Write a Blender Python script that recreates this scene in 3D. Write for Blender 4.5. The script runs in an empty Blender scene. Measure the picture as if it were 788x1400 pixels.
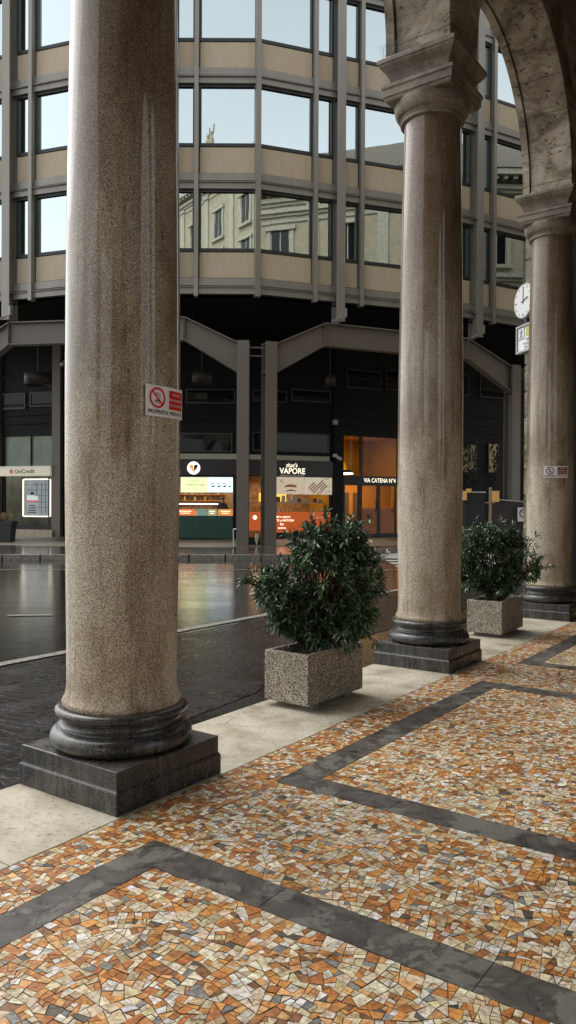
import bpy, bmesh, math, random
from mathutils import Vector, Matrix
random.seed(7)
R = math.radians
sc = bpy.context.scene
COL = sc.collection

# ------------------------------------------------------------------ helpers
def tag(o, label=None, cat=None, group=None, kind=None):
    if label: o['label'] = label
    if cat: o['category'] = cat
    if group: o['group'] = group
    if kind: o['kind'] = kind
    return o

def thing(name, label, cat, loc=(0, 0, 0), rz=0, group=None):
    o = bpy.data.objects.new(name, None); COL.objects.link(o)
    o.location = loc; o.rotation_euler = (0, 0, rz); o.empty_display_size = .2
    return tag(o, label, cat, group)

class MB:
    """collects shapes, builds one mesh object"""
    def __init__(s): s.v = []; s.f = []; s.smooth = []
    def add(s, vs, fs, sm=False):
        b = len(s.v); s.v += [tuple(p) for p in vs]
        s.f += [tuple(b + i for i in f) for f in fs]; s.smooth += [sm] * len(fs)
        return s
    def box(s, c, d, M=None):
        x, y, z = d[0] / 2, d[1] / 2, d[2] / 2
        vs = [Vector((c[0] + a * x, c[1] + b * y, c[2] + e * z)) for a in (-1, 1) for b in (-1, 1) for e in (-1, 1)]
        if M: vs = [M @ v for v in vs]
        return s.add(vs, [(0, 1, 3, 2), (4, 6, 7, 5), (0, 4, 5, 1), (2, 3, 7, 6), (0, 2, 6, 4), (1, 5, 7, 3)])
    def hexa(s, p):   # 8 points: bottom 4 ccw, top 4 ccw
        return s.add(p, [(3, 2, 1, 0), (4, 5, 6, 7), (0, 1, 5, 4), (1, 2, 6, 5), (2, 3, 7, 6), (3, 0, 4, 7)])
    def bar(s, p, q, w, h=None, up=(0, 0, 1)):
        p = Vector(p); q = Vector(q); h = h or w; d = (q - p).normalized(); up = Vector(up)
        if abs(d.dot(up)) > .99: up = Vector((0, 1, 0))
        a = d.cross(up).normalized() * w / 2; b = a.cross(d).normalized() * h / 2
        return s.hexa([p - a - b, p + a - b, q + a - b, q - a - b, p - a + b, p + a + b, q + a + b, q - a + b])
    def tube(s, pts, rad, n=8, cap=True):
        pts = [Vector(p) for p in pts]
        if not isinstance(rad, (list, tuple)): rad = [rad] * len(pts)
        vs = []
        for i, p in enumerate(pts):
            d = (pts[min(i + 1, len(pts) - 1)] - pts[max(i - 1, 0)]).normalized()
            u = Vector((0, 0, 1)) if abs(d.z) < .9 else Vector((1, 0, 0))
            a = d.cross(u).normalized(); b = d.cross(a)
            for k in range(n):
                t = 2 * math.pi * k / n
                vs.append(p + (a * math.cos(t) + b * math.sin(t)) * rad[i])
        fs = [(i * n + k, i * n + (k + 1) % n, (i + 1) * n + (k + 1) % n, (i + 1) * n + k) for i in range(len(pts) - 1) for k in range(n)]
        s.add(vs, fs, True)
        if cap:
            s.add(vs[:n], [tuple(range(n))]); s.add(vs[-n:], [tuple(range(n))[::-1]])
        return s
    def lathe(s, prof, c=(0, 0, 0), n=96, cap=True, smooth=True):
        vs = []; m = len(prof)
        for r, z in prof:
            for k in range(n):
                t = 2 * math.pi * k / n
                vs.append((c[0] + r * math.cos(t), c[1] + r * math.sin(t), c[2] + z))
        fs = [(i * n + k, i * n + (k + 1) % n, (i + 1) * n + (k + 1) % n, (i + 1) * n + k) for i in range(m - 1) for k in range(n)]
        s.add(vs, fs, smooth)
        if cap:
            s.add(vs[:n], [tuple(range(n))[::-1]]); s.add(vs[-n:], [tuple(range(n))])
        return s
    def poly(s, pts2, z0, z1):   # prism from a flat ccw outline
        n = len(pts2)
        return s.add([(x, y, z0) for x, y in pts2] + [(x, y, z1) for x, y in pts2],
                     [tuple(range(n))[::-1], tuple(range(n, 2 * n))] + [(i, (i + 1) % n, n + (i + 1) % n, n + i) for i in range(n)])
    def build(s, name, mat, parent=None, bevel=0, seg=2, M=None):
        me = bpy.data.meshes.new(name)
        vs = [M @ Vector(v) for v in s.v] if M else s.v
        me.from_pydata([tuple(v) for v in vs], [], s.f); 
        me.polygons.foreach_set('use_smooth', s.smooth)
        me.materials.append(mat)
        if bevel:
            bm = bmesh.new(); bm.from_mesh(me)
            bmesh.ops.remove_doubles(bm, verts=bm.verts, dist=1e-5)
            es = [e for e in bm.edges if len(e.link_faces) == 2 and e.calc_face_angle(0) > .5]
            bmesh.ops.bevel(bm, geom=es, offset=bevel, segments=seg, profile=.5, affect='EDGES')
            bm.to_mesh(me); bm.free()
        me.update()
        o = bpy.data.objects.new(name, me); COL.objects.link(o); o.parent = parent
        return o

def frame(o, ax, ay, az=None):
    """matrix with origin o and given axes"""
    ax = Vector(ax).normalized(); ay = Vector(ay).normalized(); az = Vector(az) if az else ax.cross(ay)
    M = Matrix.Identity(4)
    for i in range(3): M[i][0] = ax[i]; M[i][1] = ay[i]; M[i][2] = az[i]; M[i][3] = o[i]
    return M

def text_verts(body, size, bold=0, shear=0, space=1.0):
    cu = bpy.data.curves.new('lettering', 'FONT'); cu.body = body; cu.size = size
    cu.align_x = 'CENTER'; cu.align_y = 'CENTER'; cu.offset = bold; cu.shear = shear; cu.space_character = space
    cu.resolution_u = 3
    o = bpy.data.objects.new('lettering', cu); COL.objects.link(o)
    bpy.context.view_layer.update()
    dg = bpy.context.evaluated_depsgraph_get()
    me = bpy.data.meshes.new_from_object(o.evaluated_get(dg))
    vs = [v.co.copy() for v in me.vertices]; fs = [tuple(p.vertices) for p in me.polygons]
    bpy.data.objects.remove(o); bpy.data.curves.remove(cu); bpy.data.meshes.remove(me)
    return vs, fs

# ------------------------------------------------------------------ materials
def newmat(name):
    m = bpy.data.materials.new(name); m.use_nodes = True
    nt = m.node_tree; b = nt.nodes['Principled BSDF']; return m, nt, b

def simple(name, col, rough=.6, metal=0, noise=0, scale=20, bump=0, emit=None, es=0, spec=.5):
    m, nt, b = newmat(name)
    b.inputs['Base Color'].default_value = (*col, 1); b.inputs['Roughness'].default_value = rough
    b.inputs['Metallic'].default_value = metal; b.inputs['Specular IOR Level'].default_value = spec
    if noise or bump:
        tc = nt.nodes.new('ShaderNodeTexCoord'); n = nt.nodes.new('ShaderNodeTexNoise')
        n.inputs['Scale'].default_value = scale; n.inputs['Detail'].default_value = 8
        nt.links.new(tc.outputs['Object'], n.inputs['Vector'])
        if noise:
            r = nt.nodes.new('ShaderNodeValToRGB')
            r.color_ramp.elements[0].position = .3; r.color_ramp.elements[1].position = .7
            r.color_ramp.elements[0].color = (*[c * (1 - noise) for c in col], 1)
            r.color_ramp.elements[1].color = (*[min(1, c * (1 + noise)) for c in col], 1)
            nt.links.new(n.outputs['Fac'], r.inputs['Fac']); nt.links.new(r.outputs['Color'], b.inputs['Base Color'])
        if bump:
            bp = nt.nodes.new('ShaderNodeBump'); bp.inputs['Strength'].default_value = bump; bp.inputs['Distance'].default_value = .01
            nt.links.new(n.outputs['Fac'], bp.inputs['Height']); nt.links.new(bp.outputs['Normal'], b.inputs['Normal'])
    if emit:
        b.inputs['Emission Color'].default_value = (*emit, 1); b.inputs['Emission Strength'].default_value = es
    return m

class N:
    """small node-graph builder"""
    def __init__(s, name):
        s.m, s.nt, s.b = newmat(name); s.L = s.nt.links
        s.tc = s.nt.nodes.new('ShaderNodeTexCoord'); s.obj = s.tc.outputs['Object']
    def node(s, t, **kw):
        n = s.nt.nodes.new(t)
        for k, v in kw.items(): setattr(n, k, v)
        return n
    def map(s, scale=(1, 1, 1), loc=(0, 0, 0), rot=(0, 0, 0), src=None):
        n = s.node('ShaderNodeMapping'); n.inputs['Scale'].default_value = scale; n.inputs['Location'].default_value = loc
        n.inputs['Rotation'].default_value = rot; s.L.new(src or s.obj, n.inputs['Vector']); return n.outputs['Vector']
    def noise(s, scale, detail=6, rough=.55, vec=None, dist=0):
        n = s.node('ShaderNodeTexNoise'); n.inputs['Scale'].default_value = scale; n.inputs['Detail'].default_value = detail
        n.inputs['Roughness'].default_value = rough; n.inputs['Distortion'].default_value = dist
        s.L.new(vec or s.obj, n.inputs['Vector']); return n.outputs['Fac']
    def vor(s, scale, vec=None, feature='F1', rnd=1, out='Distance'):
        n = s.node('ShaderNodeTexVoronoi', feature=feature); n.inputs['Scale'].default_value = scale
        n.inputs['Randomness'].default_value = rnd
        s.L.new(vec or s.obj, n.inputs['Vector']); return n.outputs[out]
    def ramp(s, fac, stops, interp='LINEAR'):
        n = s.node('ShaderNodeValToRGB'); cr = n.color_ramp; cr.interpolation = interp
        while len(cr.elements) < len(stops): cr.elements.new(.5)
        for e, (p, c) in zip(cr.elements, stops):
            e.position = p; e.color = (*c, 1) if isinstance(c, (tuple, list)) else (c, c, c, 1)
        s.L.new(fac, n.inputs['Fac']); return n.outputs['Color']
    def mix(s, fac, a, b, mode='MIX'):
        n = s.node('ShaderNodeMix', data_type='RGBA', blend_type=mode)
        for sock, v in ((n.inputs[0], fac), (n.inputs[6], a), (n.inputs[7], b)):
            if isinstance(v, (int, float)): sock.default_value = v if sock.type == 'VALUE' else (v, v, v, 1)
            elif isinstance(v, (tuple, list)): sock.default_value = (*v, 1)
            else: s.L.new(v, sock)
        return n.outputs[2]
    def math(s, op, a, b=None, clamp=False):
        n = s.node('ShaderNodeMath', operation=op, use_clamp=clamp)
        for i, v in enumerate((a, b)):
            if v is None: continue
            if isinstance(v, (int, float)): n.inputs[i].default_value = v
            else: s.L.new(v, n.inputs[i])
        return n.outputs[0]
    def bump(s, h, strength=.3, dist=.01, normal=None):
        n = s.node('ShaderNodeBump'); n.inputs['Strength'].default_value = strength; n.inputs['Distance'].default_value = dist
        s.L.new(h, n.inputs['Height'])
        if normal: s.L.new(normal, n.inputs['Normal'])
        s.L.new(n.outputs['Normal'], s.b.inputs['Normal']); return n.outputs['Normal']
    def set(s, **kw):
        for k, v in kw.items():
            k = k.replace('_', ' ')
            i = s.b.inputs[k]
            if isinstance(v, (int, float)): i.default_value = v
            elif isinstance(v, (tuple, list)): i.default_value = (*v, 1)
            else: s.L.new(v, i)
        return s.m

def mat_granite():
    g = N('column_granite')
    sp = g.noise(190, 3, .75)
    base = g.ramp(sp, [(.40, (.075, .058, .038)), (.47, (.36, .305, .22)), (.53, (.62, .55, .42)), (.62, (.84, .77, .63))])
    sp2 = g.noise(60, 2, .6)
    base = g.mix(g.ramp(sp2, [(.50, 0.0), (.64, .30)]), base, (.42, .34, .27), 'MULTIPLY')
    # warm brown weathering in tall soft streaks
    st = g.noise(1.7, 5, .6, g.map((1.9, 1.9, .30), (3.1, 1.2, .6)))
    base = g.mix(g.ramp(st, [(.47, 0.0), (.62, .62)]), base, (.42, .345, .265), 'MULTIPLY')
    big = g.noise(2.0, 4, .6, g.map((1, 1, .55), (7, 2, 1.3)))
    base = g.mix(g.ramp(big, [(.49, 0.0), (.62, .7)]), base, (.62, .50, .37), 'MULTIPLY')
    run = g.noise(5, 5, .7, g.map((2.0, 2.0, .12), (.4, 0, 2)))
    base = g.mix(g.ramp(run, [(.52, 0.0), (.66, .75)]), base, (.45, .39, .33), 'MULTIPLY')
    # wet stain darkens the shaft upwards; the paler foot paints in floor bounce
    sx = g.node('ShaderNodeSeparateXYZ'); g.L.new(g.obj, sx.inputs[0])
    hgt = g.math('ADD', g.math('MULTIPLY', sx.outputs[2], .2), g.math('MULTIPLY', g.math('SUBTRACT', big, .5), .8))
    base = g.mix(g.ramp(hgt, [(.30, 0.0), (.70, .92)]), base, (.38, .32, .255), 'MULTIPLY')
    rg = g.ramp(g.noise(3, 4), [(.3, .55), (.7, .68)])
    g.bump(sp, .02, .002)
    cn = g.ramp(g.noise(40, 3), [(.3, .02), (.7, .05)])
    return g.set(Base_Color=base, Roughness=rg, Specular_IOR_Level=.2, Coat_Weight=g.ramp(hgt, [(.2, .25), (.6, .95)]), Coat_Roughness=cn, Coat_IOR=1.52)

def mat_dark_granite():
    g = N('dark_granite')
    sp = g.noise(160, 4, .7)
    base = g.ramp(sp, [(.40, (.006, .006, .007)), (.50, (.022, .022, .022)), (.58, (.07, .068, .064)), (.68, (.19, .18, .165))])
    dr = g.noise(8, 6, .75, g.map((3.2, 3.2, .3), (.3, .1, .2)))
    base = g.mix(g.ramp(dr, [(.50, 0.0), (.57, .55)]), base, (.11, .10, .082))
    ge = g.node('ShaderNodeNewGeometry'); sz = g.node('ShaderNodeSeparateXYZ'); g.L.new(ge.outputs['Normal'], sz.inputs[0])
    du = g.math('MULTIPLY', g.ramp(sz.outputs[2], [(.75, 0.0), (1.0, .45)]), g.ramp(g.noise(12, 6, .7), [(.40, .1), (.62, 1.0)]))
    base = g.mix(du, base, (.16, .145, .12))
    g.bump(g.noise(60, 4), .12, .003)
    return g.set(Base_Color=base, Roughness=g.ramp(g.noise(4, 4), [(.35, .12), (.65, .42)]), Specular_IOR_Level=.5)

def mat_capital():
    g = N('capital_stone')
    sp = g.noise(110, 4, .7)
    base = g.ramp(sp, [(.38, (.12, .098, .068)), (.5, (.27, .228, .165)), (.64, (.40, .345, .26))])
    base = g.mix(g.ramp(g.noise(3.5, 7, .7), [(.42, 0.0), (.62, .8)]), base, (.085, .07, .05))
    g.bump(sp, .12, .004)
    return g.set(Base_Color=base, Roughness=.55)

def mat_travertine():
    g = N('pitted_travertine')
    n1 = g.noise(1.9, 9, .68, g.map((1, 1, 1.3)), dist=.6)
    base = g.ramp(n1, [(.36, (.10, .08, .055)), (.46, (.30, .25, .175)), (.54, (.46, .40, .30)), (.66, (.64, .59, .49))])
    pit = g.noise(13, 6, .7, g.map((1, 1, 1.8)))
    pm = g.math('MULTIPLY', g.ramp(pit, [(.37, 1.0), (.42, 0.0)]), .8)
    base = g.mix(pm, base, (.035, .028, .02))
    base = g.mix(g.ramp(g.noise(1.3, 4), [(.45, 0.0), (.7, .6)]), base, (.15, .12, .085))
    # stone joints
    br = g.node('ShaderNodeTexBrick'); br.inputs['Scale'].default_value = 1
    g.bump(g.ramp(pit, [(.32, 0.0), (.42, 1.0)]), .6, .012)
    return g.set(Base_Color=base, Roughness=.7)

def mat_white_stone():
    g = N('pale_kerb_stone')
    n1 = g.noise(3, 8, .65)
    base = g.ramp(n1, [(.34, (.26, .22, .15)), (.5, (.44, .395, .30)), (.66, (.55, .51, .41))])
    cr = g.vor(1.3, g.map((1, 1, 1), (0, 0, 0), src=None), 'DISTANCE_TO_EDGE')
    wob = g.noise(14, 4, .7)
    crack = g.math('MULTIPLY', g.ramp(g.math('ADD', cr, g.math('MULTIPLY', g.math('SUBTRACT', wob, .5), .09)), [(.0, 1.0), (.012, 0.0)]),
                   g.ramp(g.noise(1.7, 2), [(.53, 0.0), (.58, 1.0)]))
    base = g.mix(g.math('MULTIPLY', crack, .6), base, (.10, .08, .055))
    sp = g.ramp(g.noise(30, 6, .8), [(.38, .8), (.46, 0.0)])
    base = g.mix(sp, base, (.16, .13, .09))
    base = g.mix(g.ramp(g.noise(.9, 5, .6), [(.5, 0.0), (.7, .5)]), base, (.30, .24, .15))
    g.bump(n1, .25, .01)
    return g.set(Base_Color=base, Roughness=.55)

def mat_band():
    g = N('slate_band')
    n1 = g.noise(9, 6, .7, dist=.6)
    base = g.ramp(n1, [(.36, (.022, .018, .014)), (.46, (.050, .042, .034)), (.60, (.080, .069, .056)), (.72, (.12, .105, .085))])
    pt = g.ramp(g.noise(3.4, 8, .72, dist=.5), [(.52, 0.0), (.55, 1.0)])
    base = g.mix(g.math('MULTIPLY', pt, .8), base, g.mix(g.noise(40, 6, .7), (.07, .07, .058), (.21, .205, .17)))
    br = g.node('ShaderNodeTexVoronoi', feature='DISTANCE_TO_EDGE'); br.inputs['Scale'].default_value = 2.3
    dv = g.node('ShaderNodeTexNoise'); dv.inputs['Scale'].default_value = 5; g.L.new(g.obj, dv.inputs['Vector'])
    va = g.node('ShaderNodeVectorMath', operation='MULTIPLY_ADD'); g.L.new(dv.outputs['Color'], va.inputs[0]); va.inputs[1].default_value = (.3, .3, .3); g.L.new(g.obj, va.inputs[2]); g.L.new(va.outputs[0], br.inputs['Vector'])
    br.inputs['Scale'].default_value = 1.3
    base = g.mix(g.math('MULTIPLY', g.ramp(br.outputs['Distance'], [(0, .8), (.008, 0.0)]), g.ramp(g.noise(2, 3), [(.48, 0.0), (.55, 1.0)])), base, (.015, .013, .011))
    g.bump(n1, .35, .01)
    return g.set(Base_Color=base, Roughness=g.ramp(n1, [(.3, .35), (.7, .6)]))

def mat_mosaic():
    g = N('broken_marble')
    a = g.node('ShaderNodeVertexColor'); a.layer_name = 'Col'
    n1 = g.noise(45, 6, .65); n2 = g.noise(140, 4, .7)
    col = g.mix(g.ramp(n1, [(.40, .75), (.56, 0.0)]), a.outputs['Color'], (.48, .36, .24), 'MULTIPLY')
    col = g.mix(g.ramp(n2, [(.30, .5), (.42, 0.0)]), col, (.25, .19, .14), 'MULTIPLY')
    # worn-in dirt
    d = g.ramp(g.noise(3.0, 9, .78), [(.52, 0.0), (.64, .7)])
    col = g.mix(d, col, (.38, .31, .23), 'MULTIPLY')
    g.bump(n1, .4, .004)
    return g.set(Base_Color=col, Roughness=g.ramp(n1, [(.3, .30), (.7, .55)]), Specular_IOR_Level=.5)

def mat_asphalt():
    g = N('wet_asphalt')
    n = g.noise(120, 4, .7); big = g.noise(.45, 5, .6, g.map((.6, 1.6, 1)))
    base = g.ramp(n, [(.3, (.010, .009, .008)), (.55, (.030, .027, .024)), (.75, (.065, .058, .050))])
    pud = g.ramp(big, [(.42, 0.0), (.56, 1.0)])
    rough = g.mix(pud, .26, .05)
    nb = g.bump(g.math('ADD', g.math('MULTIPLY', n, .6), g.math('MULTIPLY', g.noise(8, 4, .6, g.map((.45, 2.0, 1))), 2.2)), .075, .012)
    g.L.new(nb, g.b.inputs['Coat Normal'])
    return g.set(Base_Color=g.mix(g.math('MULTIPLY', pud, .6), base, (.012, .011, .010)), Roughness=rough, Specular_IOR_Level=.5, Coat_Weight=1.0, Coat_Roughness=g.ramp(g.noise(.6, 4, .6, g.map((.5, 1.5, 1))), [(.4, .10), (.6, .03)]))

def mat_setts():
    g = N('wet_cobble_setts')
    v = g.map((1, 1, 1), rot=(0, 0, .62))
    cell = g.vor(10.5, v, 'DISTANCE_TO_EDGE', .55); c2 = g.vor(10.5, v, 'F1', .55, 'Color')
    n = g.noise(90, 4, .7)
    base = g.mix(g.ramp(cell, [(.02, 1.0), (.09, 0.0)]), g.mix(n, (.007, .0065, .006), (.026, .023, .020)), (.004, .004, .0035))
    sep = g.node('ShaderNodeSeparateColor'); g.L.new(c2, sep.inputs[0])
    base = g.mix(g.math('MULTIPLY', sep.outputs[0], .45), base, (.036, .026, .022))
    h = g.math('ADD', g.ramp(cell, [(0, 0.0), (.16, 1.0)]), g.math('MULTIPLY', n, .15))
    g.bump(g.math('ADD', h, g.math('MULTIPLY', g.noise(5, 4), 1.2)), .25, .012)
    return g.set(Base_Color=base, Roughness=g.ramp(g.noise(2, 4), [(.35, .15), (.65, .34)]), Specular_IOR_Level=.45)

def mat_paint():
    g = N('worn_road_paint')
    n = g.noise(28, 6, .75)
    return g.set(Base_Color=g.ramp(n, [(.40, (.05, .045, .04)), (.50, (.26, .245, .21)), (.7, (.40, .38, .33))]), Roughness=.4)

def mat_pave(name, c, rough):
    g = N(name)
    br = g.node('ShaderNodeTexBrick'); br.inputs['Scale'].default_value = 1.0
    br.inputs['Brick Width'].default_value = .9; br.inputs['Row Height'].default_value = .45; br.inputs['Mortar Size'].default_value = .008
    br.inputs['Color1'].default_value = (*c, 1); br.inputs['Color2'].default_value = (*[x * .85 for x in c], 1)
    br.inputs['Mortar'].default_value = (*[x * .4 for x in c], 1)
    g.L.new(g.obj, br.inputs['Vector'])
    col = g.mix(g.ramp(g.noise(3, 6, .65), [(.4, 0.0), (.7, .6)]), br.outputs['Color'], (.6, .55, .5), 'MULTIPLY')
    g.bump(g.noise(30, 4), .08, .006)
    return g.set(Base_Color=col, Roughness=rough)

def mat_metal_bronze():
    g = N('bronze_cladding')
    n = g.noise(60, 4, .7); d = g.noise(1.2, 5, .6, g.map((1, 1, .3)))
    c = g.mix(g.ramp(d, [(.4, 0.0), (.7, .4)]), (.33, .318, .285), (.20, .188, .16))
    c = g.mix(g.ramp(n, [(.4, .25), (.6, 0.0)]), c, (.10, .09, .08))
    return g.set(Base_Color=c, Metallic=.35, Roughness=.42)

def mat_spandrel():
    g = N('beige_stone_panel')
    n = g.noise(75, 5, .75); big = g.noise(.7, 4, .6)
    c = g.ramp(n, [(.34, (.32, .25, .15)), (.5, (.56, .46, .30)), (.68, (.68, .58, .40))])
    c = g.mix(g.ramp(big, [(.35, 0.0), (.65, .45)]), c, (.56, .50, .43))
    run = g.noise(3, 5, .7, g.map((2.2, 2.2, .25)))
    c = g.mix(g.ramp(run, [(.5, 0.0), (.75, .35)]), c, (.33, .27, .2))
    g.bump(n, .3, .004)
    return g.set(Base_Color=c, Roughness=.7)

def mat_mirror():
    g = N('mirror_glass')
    g.bump(g.noise(.55, 2, .5), .05, .05)
    return g.set(Base_Color=(.66, .77, .785), Metallic=1.0, Roughness=.015)

def mat_darkglass():
    g = N('shop_glass')
    return g.set(Base_Color=(.008, .010, .011), Roughness=.03, Specular_IOR_Level=.25)

def mat_clear():
    m, nt, b = newmat('clear_glass'); nt.nodes.remove(b)
    o = nt.nodes['Material Output']; t = nt.nodes.new('ShaderNodeBsdfTransparent'); gl = nt.nodes.new('ShaderNodeBsdfGlossy')
    gl.inputs['Roughness'].default_value = .02; t.inputs['Color'].default_value = (.86, .9, .88, 1)
    fr = nt.nodes.new('ShaderNodeFresnel'); fr.inputs['IOR'].default_value = 1.22; mx = nt.nodes.new('ShaderNodeMixShader')
    nt.links.new(fr.outputs[0], mx.inputs[0]); nt.links.new(t.outputs[0], mx.inputs[1]); nt.links.new(gl.outputs[0], mx.inputs[2])
    nt.links.new(mx.outputs[0], o.inputs[0]); return m

def mat_terrazzo():
    g = N('exposed_pebble_concrete')
    c = g.vor(100, None, 'F1', 1, 'Color'); d = g.vor(100, None, 'F1')
    sep = g.node('ShaderNodeSeparateColor'); g.L.new(c, sep.inputs[0])
    peb = g.ramp(sep.outputs[0], [(0, (.12, .10, .07)), (.25, (.32, .27, .19)), (.5, (.52, .46, .35)), (.8, (.72, .67, .55)), (1, (.25, .17, .10))])
    base = g.mix(g.ramp(d, [(.45, 0.0), (.7, .9)]), peb, (.10, .085, .062))
    base = g.mix(g.ramp(g.noise(4, 5), [(.4, 0.0), (.7, .4)]), base, (.12, .10, .08))
    g.bump(g.ramp(d, [(.1, 1.0), (.65, 0.0)]), .8, .008)
    return g.set(Base_Color=base, Roughness=.6)

def mat_leaf():
    g = N('leaf_green')
    a = g.node('ShaderNodeVertexColor'); a.layer_name = 'Col'
    return g.set(Base_Color=a.outputs['Color'], Roughness=.26, Specular_IOR_Level=.6)

def mat_tiles():
    g = N('clay_roof_tiles')
    w = g.node('ShaderNodeTexWave'); w.inputs['Scale'].default_value = 2.2; w.inputs['Distortion'].default_value = .3
    g.L.new(g.map(), w.inputs['Vector'])
    c = g.mix(w.outputs['Fac'], (.03, .022, .017), (.20, .15, .11))
    g.bump(w.outputs['Fac'], .8, .06)
    return g.set(Base_Color=g.mix(g.ramp(g.noise(8, 4), [(.4, 0.0), (.7, .5)]), c, (.16, .14, .11)), Roughness=.8)

def mat_wood(name, c1, c2, rough=.4):
    g = N(name)
    n = g.noise(6, 6, .6, g.map((6, 6, .5)))
    return g.set(Base_Color=g.ramp(n, [(.3, c1), (.7, c2)]), Roughness=rough)

M = dict(granite=mat_granite(), dgran=mat_dark_granite(), capital=mat_capital(), trav=mat_travertine(), wstone=mat_white_stone(),
         band=mat_band(), mosaic=mat_mosaic(), asphalt=mat_asphalt(), setts=mat_setts(), paint=mat_paint(),
         wetpave=mat_pave('wet_pavement', (.10, .09, .08), .12), drypave=mat_pave('dry_pavement', (.34, .30, .235), .45),
         bronze=mat_metal_bronze(), spandrel=mat_spandrel(), mirror=mat_mirror(), dglass=mat_darkglass(), clear=mat_clear(),
         pebble=mat_terrazzo(), leaf=mat_leaf(), tiles=mat_tiles(),
         grout=simple('dark_grout', (.12, .09, .06), .8, noise=.3, scale=30),
         frame=simple('dark_window_frame', (.035, .042, .042), .4, .2),
         steel=simple('painted_steel', (.155, .137, .114), .5, .15, noise=.12, scale=40),
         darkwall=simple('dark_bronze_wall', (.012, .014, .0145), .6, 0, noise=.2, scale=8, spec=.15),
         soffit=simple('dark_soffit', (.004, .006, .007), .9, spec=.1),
         plaster=simple('dark_plaster', (.16, .13, .10), .85, noise=.25, scale=3),
         stucco=simple('ochre_stucco', (.34, .285, .195), .85, noise=.15, scale=3),
         trim=simple('pale_stone_trim', (.37, .33, .25), .8, noise=.15, scale=6),
         soil=simple('dark_soil', (.03, .022, .015), .95, noise=.5, scale=60, bump=.6),
         bark=simple('stem_bark', (.05, .036, .022), .85, noise=.3, scale=80),
         white=simple('white_enamel', (.66, .67, .65), .3), black=simple('black_lettering', (.02, .02, .02), .4),
         red=simple('red_print', (.68, .02, .015), .35), greyp=simple('grey_enamel', (.32, .33, .33), .4, .3),
         blackm=simple('black_metal', (.016, .017, .018), .4, .2), alu=simple('brushed_aluminium', (.6, .6, .58), .3, .9),
         orange=simple('orange_panel', (.72, .13, .02), .4, emit=(.9, .17, .03), es=.14),
         dgreen=simple('dark_green_panel', (.012, .070, .052), .35, noise=.25, scale=5),
         signblack=simple('black_sign_board', (.012, .012, .012), .35),
         cream=simple('glowing_cream_letters', (.8, .76, .62), .5, emit=(1, .90, .68), es=.6),
         menug=simple('lit_lime_menu', (.6, .7, .35), .5, emit=(.62, .74, .34), es=.72),
         menuw=simple('lit_white_menu', (.7, .8, .85), .5, emit=(.58, .80, .88), es=.75),
         inkg=simple('green_print', (.03, .14, .05), .5), inkd=simple('dark_print', (.05, .06, .04), .5),
         lamp=simple('lit_lamp', (1, .8, .6), .5, emit=(1, .78, .5), es=4), lampw=simple('lit_tube', (1, 1, 1), .5, emit=(1, .84, .74), es=2.2),
         frost=simple('frosted_green_glass', (.20, .26, .20), .25, noise=.15, scale=2),
         yellow=simple('yellow_box', (.5, .30, .09), .5, emit=(1, .55, .14), es=.06))
M['kerb'] = simple('rough_kerb_stone', (.19, .175, .15), .5, noise=.45, scale=14, bump=.6)
M['lobbywood'] = mat_wood('lobby_wood', (.42, .17, .04), (.62, .28, .07))
M['doorwood'] = mat_wood('red_brown_wood', (.34, .11, .04), (.52, .18, .06))
M['lobbywall'] = simple('lobby_ochre_wall', (.55, .30, .035), .6, noise=.1, scale=1.5)
M['shopwall'] = simple('warm_shop_wall', (.40, .24, .12), .6, noise=.5, scale=5)

# ------------------------------------------------------------------ camera
F_, PITCH, ROLL, EYE = 1.0495, .0086, .0052, 1.55
cam = bpy.data.cameras.new('camera'); camo = bpy.data.objects.new('camera', cam); COL.objects.link(camo)
cam.sensor_fit = 'VERTICAL'; cam.sensor_height = 36; cam.lens = 1049.5 / 1400 * 36
cam.clip_end = 2000; cam.clip_start = .05
fwd = Vector((0, math.cos(PITCH), -math.sin(PITCH))); up = Vector((0, math.sin(PITCH), math.cos(PITCH))); rt = Vector((1, 0, 0))
c_, s_ = math.cos(ROLL), math.sin(ROLL)
rt2 = c_ * rt + s_ * up; up2 = -s_ * rt + c_ * up
camo.matrix_world = frame((0, 0, EYE), rt2, up2, -fwd)
sc.camera = camo

def ray(u, v): return (fwd * 1049.5 + rt2 * (u - 394) + up2 * (700 - v))

# arcade frame: s along the arcade, n towards the covered side
TH = .6194
T = Vector((math.sin(TH), math.cos(TH), 0)); Nn = Vector((math.cos(TH), -math.sin(TH), 0)); C1 = Vector((-.933, 4.338, 0))
def P(s, n, z=0): return C1 + T * s + Nn * n + Vector((0, 0, z))
SP = 4.028
MA = frame(C1, T, -Nn, Vector((0, 0, 1)))   # local x = s, local y = -n  (right handed)
ANG = math.atan2(T.y, T.x)
ARC = thing  # alias

# ------------------------------------------------------------------ ground
def sheet(name, pts, mat, kind='structure'):
    me = bpy.data.meshes.new(name); me.from_pydata([tuple(p) for p in pts], [], [tuple(range(len(pts)))]); me.materials.append(mat)
    o = bpy.data.objects.new(name, me); COL.objects.link(o); o['kind'] = kind; return o

def quadgrid(name, pts, faces, mat):
    me = bpy.data.meshes.new(name); me.from_pydata([tuple(p) for p in pts], [], faces); me.materials.append(mat)
    o = bpy.data.objects.new(name, me); COL.objects.link(o); o['kind'] = 'structure'; return o

sheet('ground', [(-600, -600, -.30), (600, -600, -.30), (600, 600, -.30), (-600, 600, -.30)], M['drypave'])
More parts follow.
